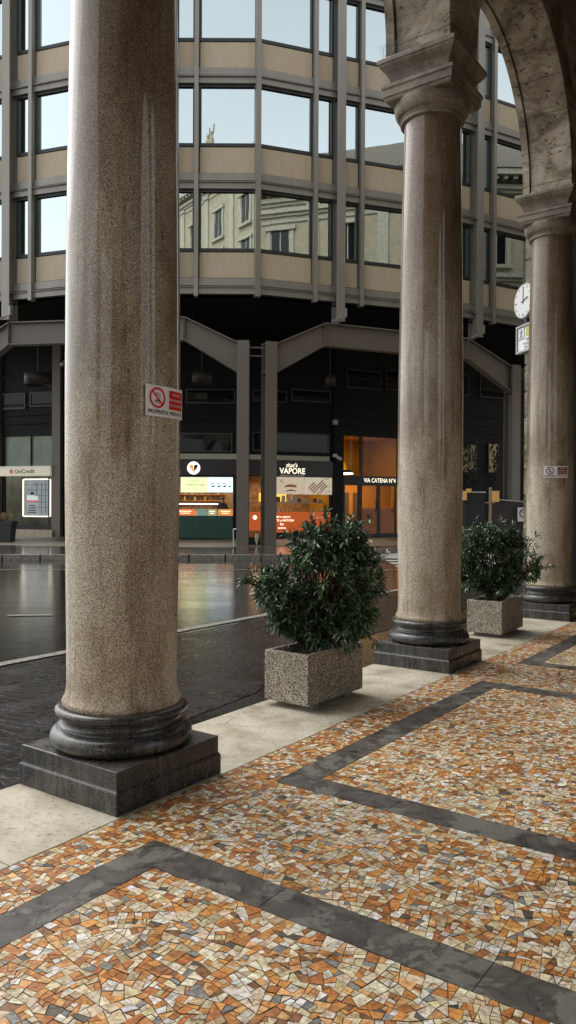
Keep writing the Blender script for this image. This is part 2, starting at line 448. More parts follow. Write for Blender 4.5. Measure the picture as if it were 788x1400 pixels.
# carriageway: gentle slope away from the arcade, then level
RZ = -.13
S0, S1 = -60, 70
def roadz(n): return -.012 + (RZ + .012) * min(1, max(0, (-.395 - n) / 3.3))
pts = []; ns = [-.395, -3.695, -60]
for s in (S0, S1):
    for n in ns: pts.append(P(s, n, roadz(n)))
quadgrid('road', pts, [(0, 1, 4, 3), (1, 2, 5, 4)], M['asphalt'])
# cobbled strip between the kerb stone and the painted line, with a tarred patch beside the stone
seam = [(-60, -.40), (.6, -.41), (1.1, -.56), (2.1, -.66), (3.1, -1.12), (5.5, -1.4), (70, -1.4)]
pts = [P(s, n, roadz(n) + .004) for s, n in seam] + [P(s, -3.62, roadz(-3.62) + .004) for s, n in seam]
k = len(seam)
quadgrid('cobbled_strip', pts, [(i, k + i, k + i + 1, i + 1) for i in range(k - 1)], M['setts'])
def stripe(name, a, b, w, z=RZ + .009, mat=None):
    a = Vector(a); b = Vector(b); d = (b - a).normalized(); p = Vector((-d.y, d.x)) * w / 2
    return sheet(name, [(*(a - p), z), (*(b - p), z), (*(b + p), z), (*(a + p), z)], mat or M['paint'])
M['zebra'] = simple('crossing_paint', (.62, .61, .56), .4, noise=.2, scale=25)
a, b = P(-30, -3.81), P(14, -3.81); stripe('lane_line', a.xy, b.xy, .15)
stripe('edge_line', (-26, 18.6), (3.5, 20.15), .11)
stripe('worn_marking', (-4.2, 11.50), (-3.55, 11.60), .13)
for i, (y, w) in enumerate([(15.1, .34), (15.75, .62), (17.2, .62), (18.75, .6), (20.3, .6), (21.45, .6), (22.6, .6), (23.7, .55)]):
    stripe('crossing_bar' if i == 0 else 'crossing_bar.%03d' % i, (3.0, y - .25), (6.9, y + .18), w, mat=M['zebra'])
sheet('crossing_bar.009', [(2.75, 24.35, RZ + .009), (6.6, 24.9, RZ + .009), (7.6, 27.3, RZ + .009), (3.35, 26.9, RZ + .009)], M['zebra'])

# near floor: pale kerb stone strip in slabs, mosaic, bands
mb = MB(); x = -20.0
while x < 26:
    L = random.uniform(1.9, 2.6)
    mb.hexa([P(x + .003, -.395, -.2), P(x + L - .003, -.395, -.2), P(x + L - .003, .415, -.2), P(x + .003, .415, -.2),
             P(x + .003, -.395, 0), P(x + L - .003, -.395, 0), P(x + L - .003, .415, 0), P(x + .003, .415, 0)][::1]); x += L
o = mb.build('kerb_stone_strip', M['wstone'], None, bevel=.004, seg=1); o['kind'] = 'structure'
NW = 5.6
quadgrid('floor_bed', [P(-20, .42, -.006), P(26, .42, -.006), P(26, NW, -.006), P(-20, NW, -.006)], [(0, 1, 2, 3)][::-1], M['grout'])
# dark stone bands framing each bay
BZ = .0
band_rects = []
for kk in range(-5, 6):
    o0 = .47 + kk * SP; o1 = 3.56 + kk * SP
    band_rects += [(o0, o0 + .19, .73, 4.6), (o1 - .19, o1, .73, 4.6), (o0 + .19, o1 - .19, .73, .92), (o0 + .19, o1 - .19, 4.41, 4.6)]
mb = MB()
def band_slabs():
    rb = random.Random(8)
    for a0, a1, n0, n1 in band_rects:
        x = 0; along = (a1 - a0) > (n1 - n0); Lt = (a1 - a0) if along else (n1 - n0)
        while x < Lt - .01:
            w_ = min(rb.uniform(.55, 1.3), Lt - x)
            if Lt - x - w_ < .3: w_ = Lt - x
            g_ = .0016
            yield (a0 + x + g_, a0 + x + w_ - g_, n0, n1) if along else (a0, a1, n0 + x + g_, n0 + x + w_ - g_)
            x += w_
for a0, a1, n0, n1 in band_slabs():
    mb.hexa([P(a0, n0, -.005), P(a1, n0, -.005), P(a1, n1, -.005), P(a0, n1, -.005), P(a0, n0, .001), P(a1, n0, .001), P(a1, n1, .001), P(a0, n1, .001)])
o = mb.build('floor_bands', M['band']); o['kind'] = 'structure'
# broken-marble pieces: jittered cells cut again and again into small slabs, clipped to the areas between bands
rects = []
for kk in range(-1, 3):
    o0 = .47 + kk * SP; o1 = 3.56 + kk * SP
    rects += [(o0 + .192, o1 - .192, .922, 4.408), (o1 + .002, o0 + SP - .002, .73, 4.6)]
rects += [(-4.0, 12.0, .422, .728), (-4.0, 12.0, 4.602, NW)]
PAL = [((.70, .59, .41), 28), ((.76, .69, .54), 18), ((.58, .46, .27), 11), ((.62, .285, .07), 15), ((.49, .185, .042), 12), ((.70, .40, .155), 9),
       ((.27, .12, .045), 4), ((.25, .255, .24), 6), ((.72, .71, .66), 12), ((.11, .10, .08), 2), ((.62, .53, .30), 7)]
PC = [c for c, w in PAL for _ in range(w)]
def area(p): return .5 * abs(sum(p[i][0] * p[(i + 1) % len(p)][1] - p[(i + 1) % len(p)][0] * p[i][1] for i in range(len(p))))
def split(poly, px, py, dx, dy):
    A, B = [], []; n = len(poly); nx, ny = -dy, dx
    d = [(q[0] - px) * nx + (q[1] - py) * ny for q in poly]
    for i in range(n):
        q, e = poly[i], d[i]; q2, e2 = poly[(i + 1) % n], d[(i + 1) % n]
        if e >= 0: A.append(q)
        if e <= 0: B.append(q)
        if e * e2 < 0:
            t = e / (e - e2); c = (q[0] + (q2[0] - q[0]) * t, q[1] + (q2[1] - q[1]) * t); A.append(c); B.append(c)
    return A, B
def inset(poly, g):
    n = len(poly); cx = sum(q[0] for q in poly) / n; cy = sum(q[1] for q in poly) / n
    out = []
    lines = []
    for i in range(n):
        x0, y0 = poly[i]; x1, y1 = poly[(i + 1) % n]; L = math.hypot(x1 - x0, y1 - y0)
        if L < .004: continue
        nx, ny = -(y1 - y0) / L, (x1 - x0) / L
        if (cx - x0) * nx + (cy - y0) * ny < 0: nx, ny = -nx, -ny
        lines.append((nx, ny, nx * x0 + ny * y0 + g))
    m = len(lines)
    if m < 3: return None
    for i in range(m):
        a1, b1, c1 = lines[i - 1]; a2, b2, c2 = lines[i]; det = a1 * b2 - a2 * b1
        if abs(det) < .05: return None
        out.append(((c1 * b2 - c2 * b1) / det, (a1 * c2 - a2 * c1) / det))
    if area(out) > area(poly) or area(out) < 4e-5: return None
    return out
def pieces():
    rng = random.Random(3); out = []
    for (s0, s1, n0, n1) in rects:
        nu = max(1, round((s1 - s0) / .15)); nv = max(1, round((n1 - n0) / .15))
        du = (s1 - s0) / nu; dv = (n1 - n0) / nv
        G = [[(s0 + i * du + (rng.uniform(-.38, .38) * du if 0 < i < nu else 0), n0 + j * dv + (rng.uniform(-.38, .38) * dv if 0 < j < nv else 0)) for j in range(nv + 1)] for i in range(nu + 1)]
        for i in range(nu):
            for j in range(nv):
                st = [[G[i][j], G[i + 1][j], G[i + 1][j + 1], G[i][j + 1]]]
                while st:
                    p = st.pop(); A = area(p); lim = rng.choice((.0008, .0012, .0017, .0025))
                    if A > lim and len(p) < 9:
                        # cut across the longest side
                        e = max(range(len(p)), key=lambda q: math.dist(p[q], p[(q + 1) % len(p)]))
                        a_, b_ = p[e], p[(e + 1) % len(p)]; t = rng.uniform(.40, .60)
                        m_ = (a_[0] + (b_[0] - a_[0]) * t, a_[1] + (b_[1] - a_[1]) * t)
                        an = math.atan2(b_[1] - a_[1], b_[0] - a_[0]) + math.pi / 2 + rng.uniform(-.33, .33)
                        A1, B1 = split(p, m_[0], m_[1], math.cos(an), math.sin(an))
                        if len(A1) > 2 and len(B1) > 2 and min(area(A1), area(B1)) > .0003: st += [A1, B1]; continue
                    q = inset(p, rng.uniform(.0008, .0019))
                    if q: out.append(q)
    return out
pcs = pieces()
vs = []; fs = []; cols = []
rng = random.Random(11)
for q in pcs:
    b = len(vs); tilt = rng.uniform(-.02, .02); tilt2 = rng.uniform(-.02, .02); cx, cy = q[0]
    h = rng.uniform(-.0012, .0012)
    for (s, n) in q: vs.append(tuple(P(s, n, .0005 + h + (s - cx) * tilt + (n - cy) * tilt2)))
    fs.append(tuple(range(b, b + len(q))))
    c = rng.choice(PC)
    # patches where orange pieces dominate near the kerb
    if rng.random() < (.32 if q[0][1] < .75 else .07): c = rng.choice([(.56, .255, .07), (.48, .19, .045), (.40, .165, .05)])
    f = rng.uniform(.78, 1.12); cols.append(tuple(min(1, x * f * rng.uniform(.95, 1.05)) for x in c))
me = bpy.data.meshes.new('mosaic_floor'); me.from_pydata(vs, [], fs); me.materials.append(M['mosaic'])
at = me.color_attributes.new('Col', 'FLOAT_COLOR', 'CORNER'); buf = []
for p, c in zip(me.polygons, cols): buf += [*c, 1.0] * p.loop_total
at.data.foreach_set('color', buf)
# make sure faces look up
bm = bmesh.new(); bm.from_mesh(me)
for f in bm.faces:
    if f.normal.z < 0: f.normal_flip()
bm.to_mesh(me); bm.free()
o = bpy.data.objects.new('mosaic_floor', me); COL.objects.link(o); o['kind'] = 'structure'

# far pavement
def off(p, d, a): return (p[0] + math.sin(a) * d, p[1] - math.cos(a) * d)
kerb = [(-40, 14.5), (-20, 20.6), (-8.5, 22.85), (-.8, 23.42), (2.3, 24.3), (3.0, 27.0), (7.0, 29.3), (14, 33), (40, 50)]
wet1 = [(-40, 20.5), (-20, 26.6), (-10.6, 28.3), (-7.4, 27.6), (-1.1, 27.6), (3.1, 28.9), (7.4, 31.1), (14, 34.6), (40, 52)]
def strip_mesh(name, A, B, z, mat):
    n = len(A); pts = [(*p, z) for p in A] + [(*p, z) for p in B]
    return quadgrid(name, pts, [(i, i + 1, n + i + 1, n + i) for i in range(n - 1)], mat)
back = [(p[0], p[1] + 40) for p in wet1]
kin = [(p[0] - .02, p[1] + .28) for p in kerb]
strip_mesh('far_pavement_wet', kin, wet1, .03, M['wetpave'])
strip_mesh('far_pavement_dry', wet1, back, .03, M['drypave'])
mb = MB()
for (a, b), (c, d) in zip(zip(kerb, kerb[1:]), zip(kin, kin[1:])):
    n = max(1, round(math.dist(a, b) / 1.1))
    for i in range(n):
        t0, t1 = i / n + .003, (i + 1) / n - .003
        L = lambda p, q, t: Vector((p[0] + (q[0] - p[0]) * t, p[1] + (q[1] - p[1]) * t, 0))
        p0, p1, p2, p3 = L(a, b, t0), L(a, b, t1), L(c, d, t1), L(c, d, t0)
        mb.hexa([p + Vector((0, 0, RZ - .1)) for p in (p0, p1, p2, p3)] + [p + Vector((0, 0, .036)) for p in (p0, p1, p2, p3)])
o = mb.build('far_kerb', M['kerb'], None, bevel=.012, seg=2); o['kind'] = 'structure'
for i, (x, y, r) in enumerate([(-4.3, 32.4, 2.1), (-9.9, 33.0, 2.0), (6.4, 34.2, 2.0)]):
    pts = [(x + r * math.cos(2 * math.pi * q / 48), y + r * math.sin(2 * math.pi * q / 48), .036) for q in range(48)]
    sheet('paving_circle' if i == 0 else 'paving_circle.%03d' % i, pts, simple('dark_paving_%d' % i, (.07, .06, .05), .35, noise=.3, scale=6))

# ------------------------------------------------------------------ arcade columns
def square_loft(mb, prof):
    """prof: (half side, z) list; square rings"""
    vs = []; fs = []
    for h, z in prof: vs += [(-h, -h, z), (h, -h, z), (h, h, z), (-h, h, z)]
    for i in range(len(prof) - 1):
        for k in range(4): fs.append((i * 4 + k, i * 4 + (k + 1) % 4, (i + 1) * 4 + (k + 1) % 4, (i + 1) * 4 + k))
    fs.append((3, 2, 1, 0)); b = (len(prof) - 1) * 4; fs.append((b, b + 1, b + 2, b + 3))
    mb.add(vs, fs)
def arcprof(cx, cz, rx, rz, a0, a1, n=10):
    return [(cx + rx * math.cos(R(a0 + (a1 - a0) * i / n)), cz + rz * math.sin(R(a0 + (a1 - a0) * i / n))) for i in range(n + 1)]
def make_column(label, s, group):
    root = thing('stone_column', label, 'column', P(s, 0, 0), ANG, group)
    mb = MB(); square_loft(mb, [(.397, .0), (.397, .112), (.386, .122), (.386, .218)])
    mb.build('plinth', M['dgran'], root, bevel=.006, seg=2)
    mb = MB()
    prof = [(.30, .2185)] + arcprof(.338, .272, .056, .052, -90, 90) + [(.352, .328), (.352, .336), (.345, .338)] + \
           arcprof(.350, .362, .022, .024, 270, 100, 8)[::1] + [(.346, .386), (.352, .389)] + arcprof(.338, .415, .030, .026, -85, 90, 8) + [(.30, .442)]
    mb.lathe(prof, n=96); mb.build('base_moulding', M['dgran'], root)
    mb = MB()
    prof = [(.325, .442), (.330, .450), (.330, .466), (.325, .478), (.312, .500), (.306, .55)]
    prof += [(.307, .8), (.312, 1.2), (.317, 1.7), (.318, 2.2), (.316, 2.7), (.311, 3.2), (.303, 3.8), (.293, 4.4), (.283, 4.9), (.275, 5.2), (.273, 5.27), (.277, 5.30)]
    mb.lathe(prof, n=128); mb.build('shaft', M['granite'], root)
    mb = MB()
    prof = [(.29, 5.30), (.305, 5.302), (.312, 5.312), (.305, 5.324), (.298, 5.328), (.298, 5.345), (.308, 5.349), (.308, 5.362)]
    prof += [(.31 + .062 * math.sin(R(90 * i / 8)), 5.365 + .115 * (1 - math.cos(R(90 * i / 8)))) for i in range(9)] + [(.372, 5.50)]
    mb.lathe(prof, n=96); mb.build('echinus', M['capital'], root)
    mb = MB()
    square_loft(mb, [(.335, 5.49), (.345, 5.50), (.352, 5.53), (.362, 5.532), (.362, 5.60), (.375, 5.61), (.375, 5.645), (.30, 5.66),
                     (.305, 5.68), (.315, 5.72), (.335, 5.76), (.362, 5.79), (.385, 5.82), (.392, 5.84), (.402, 5.845), (.402, 5.885), (.395, 5.894)])
    mb.build('abacus', M['capital'], root, bevel=.003, seg=1)
    return root
def copy_tree(o, parent=None):
    c = o.copy(); COL.objects.link(c); c.parent = parent
    for ch in list(o.children): copy_tree(ch, c)
    return c
CG = 'granite columns of the near arcade'
col1 = make_column('big speckled granite column nearest us, on a black stepped plinth beside the street', 0, CG)
for s, lab in ((SP, 'granite column with its whole capital in view, standing between the two potted shrubs'),
               (2 * SP, 'granite column at the right edge behind the smaller shrub, beside the hanging clock'),
               (-SP, 'granite column next along on the near side of the biggest column'),
               (-2 * SP, 'granite column second along on the near side of the biggest column')):
    c = copy_tree(col1); c.location = P(s - (.03 if s == 2 * SP else 0), -.02 if s == 2 * SP else 0, 0); c['label'] = lab

# ------------------------------------------------------------------ arcade building (near palazzo)
bld = thing('arcade_building', 'old pitted stone building carried on round arches over the mosaic walkway', 'building')
RA = SP / 2 - .325; ZS = 5.90
def arch_wall(n0, n1, mat, name, r, zt=8.3, s_lo=-3, s_hi=4, zs=ZS):
    mb = MB(); nseg = 40
    for k in range(s_lo, s_hi):
        cs = (k + .5) * SP
        pr = [(cs - SP / 2, zs), (cs - r, zs)]
        arc = [(cs - r * math.cos(math.pi * i / nseg), zs + .12 + r * math.sin(math.pi * i / nseg)) for i in range(nseg + 1)]
        # soffit strip and spandrel faces
        vs = []; fs = []
        line = [(cs - r, zs)] + arc + [(cs + r, zs)]
        for (s, z) in line: vs += [P(s, n0, z), P(s, n1, z), P(s, n0, zt), P(s, n1, zt)]
        for i in range(len(line) - 1):
            a = i * 4; b = a + 4
            fs += [(a, b, b + 1, a + 1)]
            if line[i][0] != line[i + 1][0]: fs += [(a, a + 2, b + 2, b), (a + 1, b + 1, b + 3, a + 3)]
        mb.add(vs, fs)
        for sg in (-1, 1):
            a, b = cs + sg * r, cs + sg * SP / 2
            if a > b: a, b = b, a
            mb.add([P(a, n0, zs), P(b, n0, zs), P(b, n0, zt), P(a, n0, zt), P(a, n1, zs), P(b, n1, zs), P(b, n1, zt), P(a, n1, zt)], [(0, 3, 2, 1), (4, 5, 6, 7), (0, 1, 5, 4)])
    nf = len(mb.f)
    for k in range(s_lo, s_hi):
        cs = (k + .5) * SP
        for k_ in range(0, 13):
            a_ = math.pi * (k_ * 15) / 180
            def q_(r_, da): return (cs - r_ * math.cos(a_ + da), zs + .12 + r_ * math.sin(a_ + da))
            p0, p1, p2, p3 = q_(r - .0015, -.0018), q_(r - .0015, .0018), q_(r + .01, .0018), q_(r + .01, -.0018)
            m0, m1 = n0 + .002, n1 - .002
            mb.hexa([P(p0[0], m0, p0[1]), P(p1[0], m0, p1[1]), P(p1[0], m1, p1[1]), P(p0[0], m1, p0[1]), P(p3[0], m0, p3[1]), P(p2[0], m0, p2[1]), P(p2[0], m1, p2[1]), P(p3[0], m1, p3[1])])
    o = mb.build(name, mat, bld); o.data.materials.append(M['black'])
    for f in o.data.polygons:
        if f.index >= nf: f.material_index = 1
    return o
arch_wall(-.225, .325, M['trav'], 'arcade_arches', RA)
arch_wall(-.330, -.240, M['trav'], 'archivolt_face', RA - .03)
def sbox(mb, s0, s1, n0, n1, z0, z1):
    mb.hexa([P(s0, n0, z0), P(s1, n0, z0), P(s1, n1, z0), P(s0, n1, z0), P(s0, n0, z1), P(s1, n0, z1), P(s1, n1, z1), P(s0, n1, z1)])
for zt_, nn in ((5.895, .37), (5.655, .345)):
    sm_ = MB()
    for i in range(14):
        for dn in (-.03, .02): 
            bpt = P(SP - nn + .01 * (i % 3), -nn + .02 + i * .022, zt_); sm_.tube([bpt, bpt + Nn * dn - T * .03 + Vector((0, 0, .13))], .0014, 3, False)
    tag(sm_.build('bird_spikes', M['greyp'], None), 'thin wire bird spikes on the %s ledge of the middle column capital' % ('upper' if zt_ > 5.8 else 'lower'), 'bird spikes', 'bird spikes on the capital')
# ceiling, inner wall with two tall unseen openings added for column reflection streaks, end pier
mb = MB(); sbox(mb, -12.3, 16.3, .325, NW, 8.0, 8.3); mb.build('ceiling', M['plaster'], bld)
# inner wall
mb = MB()
ops = [(-1.0, 1.0, 7.0), (1.28, 2.4, 7.0)]
e = -12.3
for a, b, h in ops:
    sbox(mb, e, a, NW, NW + .5, 0, 8.0)
    r = (b - a) / 2; cs = (a + b) / 2; n = 16
    for i in range(n):
        t0, t1 = math.pi * i / n, math.pi * (i + 1) / n
        s0, s1 = cs - r * math.cos(t0), cs - r * math.cos(t1); z0, z1 = h - 1.6 * r + 1.6 * r * math.sin(t0), h - 1.6 * r + 1.6 * r * math.sin(t1)
        mb.hexa([P(s0, NW, z0), P(s1, NW, z1), P(s1, NW + .5, z1), P(s0, NW + .5, z0), P(s0, NW, 8), P(s1, NW, 8), P(s1, NW + .5, 8), P(s0, NW + .5, 8)])
    e = b
sbox(mb, e, 16.3, NW, NW + .5, 0, 8.0)
mb.build('inner_wall', M['plaster'], bld)
# upper storeys on the street side: tall section on the near side, lower tiled section farther on
def upper(s0, s1, ztop, zb=8.3, depth=9):
    mb = MB(); sbox(mb, s0, s1, -.33, .325 + (NW - .325) + .5, zb, ztop); mb.build('upper_wall', M['stucco'], bld)
    mb = MB()
    z = zb
    lv = [zb + 1.0, zb + 5.2, zb + 9.2, ztop - .9]
    for q in lv:
        sbox(mb, s0, s1, -.62, -.332, q, q + .22); sbox(mb, s0, s1, -.50, -.332, q - .18, q - .002); sbox(mb, s0, s1, -.40, -.332, q - .5, q - .182)
    sbox(mb, s0, s1, -1.0, -.332, ztop - .3, ztop + .0)
    for i in range(int((s1 - s0) / .5)): sbox(mb, s0 + .5 * i + .1, s0 + .5 * i + .3, -.9, -.334, ztop - .5, ztop - .302)
    mb.build('cornice', M['trim'], bld)
    n = int((s1 - s0) / SP)
    proto = None
    for i in range(n + 1):
        s = s0 + (i + .5) * (s1 - s0) / (n + 1)
        pm = MB(); pl = (s1 - s0) / (n + 1) / 2
        sbox(pm, s + pl - .3, s + pl + .3, -.42, -.334, zb + 1.3, ztop - .95)
        sbox(pm, s + pl - .38, s + pl + .38, -.50, -.334, ztop - 1.35, ztop - .955)
        if i < n: pm.build('pilaster', M['trim'], bld)
        for zz, hh in ((zb + 1.9, 2.3), (zb + 6.0, 2.2), (zb + 10.0, 1.9), (zb + 13.2, 1.9)):
            if zz + hh + .4 > ztop - 1.0: continue
            f = MB(); w = .55
            sbox(f, s - w - .22, s - w, -.42, -.334, zz - .1, zz + hh + .1); sbox(f, s + w, s + w + .22, -.42, -.334, zz - .1, zz + hh + .1)
            sbox(f, s - w - .32, s + w + .32, -.50, -.334, zz + hh + .1, zz + hh + .32); sbox(f, s - w - .3, s + w + .3, -.52, -.334, zz - .28, zz - .1)
            f = f.build('window', M['trim'], bld)
            g = MB(); sbox(g, s - w + .002, s + w - .002, -.345, -.335, zz - .098, zz + hh + .098); g.build('pane', M['dglass'], f)
            for sg in (-1, 0, 1):
                g = MB(); sbox(g, s + sg * (w - .03) - .03, s + sg * (w - .03) + .03, -.36, -.347, zz - .09, zz + hh + .09); g.build('glazing_bar', M['trim'], f)
upper(-16.3, 2.4, 26.2); upper(2.4, 44.0, 19.0)
# tiled roof of the lower section
mb = MB()
mb.add([P(2.6, -1.05, 19.02), P(44, -1.05, 19.02), P(44, 2.6, 21.9), P(2.6, 2.6, 21.9), P(2.6, 7, 19.02), P(44, 7, 19.02)], [(0, 1, 2, 3), (3, 2, 5, 4), (0, 3, 4)])
mb.build('roof', M['tiles'], bld)
mb = MB(); sbox(mb, 9.0, 9.6, 1.6, 2.4, 21, 23.0); sbox(mb, 8.9, 9.7, 1.5, 2.5, 23.0, 23.15); mb.build('chimney', M['stucco'], bld)
mb = MB()
for s in (5.2, 13.5, 19): 
    mb.tube([P(s, .5, 21), P(s, .5, 23.6)], .03); mb.tube([P(s - .6, .5, 23.4), P(s + .6, .5, 23.4)], .02)
    for i in range(5): mb.tube([P(s - .5 + .25 * i, .2, 23.4), P(s - .5 + .25 * i, .8, 23.4)], .012)
mb.build('antenna', M['greyp'], bld)
# roof balustrade figures on the tall section
for s in (-8.5, -7.8):
    mb = MB(); sbox(mb, s - .3, s + .3, -.8, -.2, 26.2, 27.7)
    p = P(s, -.5, 27.7)
    mb.lathe([(.22, 0), (.26, .2), (.19, .8), (.24, 1.2), (.17, 1.5), (.08, 1.6), (.12, 1.75), (.11, 1.9), (.02, 2.0)], p, 12)
    mb.tube([p + Vector((0, 0, 1.4)), p + T * .35 + Vector((0, 0, 1.75)), p + T * .42 + Vector((0, 0, 2.3))], .06, 6)
    mb.build('roof_figure', M['stucco'], bld)
mb = MB(); sbox(mb, 9.0, 9.5, -.70, -.345, -.02, 6.6)
for i in range(16): sbox(mb, 8.985, 9.3, -.712, -.40, .1 + i * .41, .1 + i * .41 + .375)
mb.build('stone_pier', M['trav'], bld)
mb = MB(); sbox(mb, 9.05, 9.5, -.34, NW - .003, -.02, 7.99); mb.build('end_wall', simple('shade_dark_end_wall', (.018, .018, .018), .8, noise=.2, scale=4, spec=.2), bld)  # near-black colour paints in the shade beyond the last column
mb = MB(); sbox(mb, 9.03, 9.049, 1.0, 2.6, .0, 2.6); mb.build('end_door', M['blackm'], bld)

# ------------------------------------------------------------------ parking notices wrapped round the columns
def wrap_notice(colx, ang0, arc, zc, h, label, rad, red, ringmat):
    root = thing('parking_notice', label, 'sign', (colx.x, colx.y, 0), 0, 'parking notices fixed to the columns')
    def W(x, y, lift):    # x in [-arc/2, arc/2] metres around the shaft, y height
        # stiff plate strapped on, bent less than the shaft itself
        rc = .62; t = x / rc; rr = rad + .004 + (rc + lift) * math.cos(t) - rc; tt = (rc + lift) * math.sin(t)
        return (rr * math.cos(ang0) - tt * math.sin(ang0), rr * math.sin(ang0) + tt * math.cos(ang0), zc + y)
    def plate(x0, x1, y0, y1, lift, name, mat, parent=root, n=24, th=0):
        vs = []; fs = []
        for i in range(n + 1):
            x = x0 + (x1 - x0) * i / n
            vs += [W(x, y0, lift), W(x, y1, lift)]
        fs = [(2 * i, 2 * i + 2, 2 * i + 3, 2 * i + 1) for i in range(n)]
        if th:
            m = len(vs)
            for i in range(n + 1):
                x = x0 + (x1 - x0) * i / n; vs += [W(x, y0, lift - th), W(x, y1, lift - th)]
            fs += [(2 * i, m + 2 * i, m + 2 * i + 2, 2 * i + 2) for i in range(n)] + [(2 * i + 1, 2 * i + 3, m + 2 * i + 3, m + 2 * i + 1) for i in range(n)] + [(0, 1, m + 1, m), (2 * n, m + 2 * n, m + 2 * n + 1, 2 * n + 1)]
        mb = MB(); mb.add(vs, fs); return mb.build(name, mat, parent)
    pl = plate(-arc / 2, arc / 2, -h / 2, h / 2, .002, 'plate', simple('notice_white', (.86, .86, .84), .35), th=.005)
    plate(.02 * arc / .35, arc / 2 - .008, -h * .22, h * .40, .0035, 'red_field', red)
    def flat(vs, fs, cx, cy, lift, name, mat):
        # subdivide by nothing: small letters follow the curve well enough
        mb = MB(); mb.add([W(v.x + cx, v.y + cy, lift) for v in vs], fs); return mb.build(name, mat, root)
    k = arc / .35
    vs, fs = text_verts("PROPRIETA' PRIVATA", .0335 * k, .0006); sx = arc * .93 / (max(v.x for v in vs) - min(v.x for v in vs))
    for v in vs: v.x *= sx
    flat(vs, fs, 0, -h * .355, .0035, 'lettering', M['black'])
    for i, t in enumerate(("VIETATO", "PARCHEGGIARE", "CICLI E MOTO")):
        vs, fs = text_verts(t, .021 * k, .0004)
        flat(vs, fs, arc * .27, h * (.26 - .17 * i), .005, 'lettering', M['white'])
    # prohibition ring, bar and two cycles
    cx, cy, ro, ri = -arc * .245, h * .10, h * .335, h * .265
    vs = []; n = 40
    for i in range(n):
        a = 2 * math.pi * i / n; vs += [Vector((ro * math.cos(a), ro * math.sin(a), 0)), Vector((ri * math.cos(a), ri * math.sin(a), 0))]
    fs = [(2 * i, (2 * i + 2) % (2 * n), (2 * i + 3) % (2 * n), 2 * i + 1) for i in range(n)]
    b = len(vs); d = Vector((1, -1, 0)).normalized(); p = Vector((1, 1, 0)).normalized() * h * .028
    vs += [-d * ri - p, d * ri - p, d * ri + p, -d * ri + p]; fs.append((b, b + 1, b + 2, b + 3))
    flat(vs, fs, cx, cy, .005, 'prohibition_ring', ringmat)
    vs = []; fs = []
    def ring(x, y, r, w):
        b = len(vs); n = 16
        for i in range(n):
            a = 2 * math.pi * i / n; vs.extend([Vector((x + r * math.cos(a), y + r * math.sin(a), 0)), Vector((x + (r - w) * math.cos(a), y + (r - w) * math.sin(a), 0))])
        fs.extend([(b + 2 * i, b + (2 * i + 2) % (2 * n), b + (2 * i + 3) % (2 * n), b + 2 * i + 1) for i in range(n)])
    def ln(a, c, w):
        a = Vector((*a, 0)); c = Vector((*c, 0)); q = (c - a).normalized(); q = Vector((-q.y, q.x, 0)) * w / 2; b = len(vs)
        vs.extend([a - q, c - q, c + q, a + q]); fs.append((b, b + 1, b + 2, b + 3))
    q = h / .168
    ring(-.016 * q, .017 * q, .0085 * q, .002 * q); ring(.013 * q, .012 * q, .0085 * q, .002 * q)
    ln((-.016 * q, .017 * q), (-.004 * q, .028 * q), .002 * q); ln((-.004 * q, .028 * q), (.013 * q, .012 * q), .002 * q); ln((-.005 * q, .012 * q), (.008 * q, .030 * q), .002 * q)
    ring(-.014 * q, -.022 * q, .0075 * q, .003 * q); ring(.010 * q, -.022 * q, .0075 * q, .003 * q)
    ln((-.014 * q, -.014 * q), (.008 * q, -.014 * q), .007 * q); ln((.004 * q, -.012 * q), (.010 * q, -.022 * q), .003 * q)
    flat(vs, fs, cx, cy, .0042, 'cycle_symbols', M['black'])
    return root
def to_cam(p): return math.atan2(-p.y, -p.x)
p1 = P(0, 0); a0 = to_cam(p1)
wrap_notice(p1, a0 + R(45.5), .290, 2.105, .166, 'white and red no-parking notice wrapped round the biggest nearest column', .3185, M['red'], M['red'])
p3 = P(2 * SP - .03, -.02); a0 = to_cam(p3)
wrap_notice(p3, a0 + R(14), .325, 2.03, .160, 'small white and red no-parking notice on the rightmost column', .319, simple('dark_red_print', (.24, .03, .025), .4), simple('dark_red_ring', (.10, .03, .025), .4))  # darker reds than on the nearest notice

# ------------------------------------------------------------------ planters and shrubs
def make_planter(s, n, L, W_, H, rot, label):
    root = thing('planter_box', label, 'planter', P(s, n, 0), ANG + rot, 'pebbled concrete planters in the arcade')
    mb = MB(); z0, z1 = .045, .045 + H; t = .045
    # walls, floor, rim in one shell
    o = [(-L / 2, -W_ / 2), (L / 2, -W_ / 2), (L / 2, W_ / 2), (-L / 2, W_ / 2)]; i_ = [(-L / 2 + t, -W_ / 2 + t), (L / 2 - t, -W_ / 2 + t), (L / 2 - t, W_ / 2 - t), (-L / 2 + t, W_ / 2 - t)]
    vs = [(x, y, z0) for x, y in o] + [(x, y, z1) for x, y in o] + [(x, y, z1) for x, y in i_] + [(x, y, z1 - .08) for x, y in i_]
    fs = [(3, 2, 1, 0)] + [(k, (k + 1) % 4, 4 + (k + 1) % 4, 4 + k) for k in range(4)] + [(4 + k, 4 + (k + 1) % 4, 8 + (k + 1) % 4, 8 + k) for k in range(4)] + [(8 + k, 8 + (k + 1) % 4, 12 + (k + 1) % 4, 12 + k) for k in range(4)] + [(12, 13, 14, 15)]
    mb.add(vs, fs); mb.build('box', M['pebble'], root, bevel=.008, seg=2)
    for x in (-L * .3, L * .3):
        mb = MB(); mb.box((x, 0, .0225), (.09, W_ * .8, .043)); mb.build('foot', M['kerb'], root)
    mb = MB(); mb.add([(x, y, z1 - .05) for x, y in i_], [(0, 1, 2, 3)]); mb.build('soil', M['soil'], root)
    return root
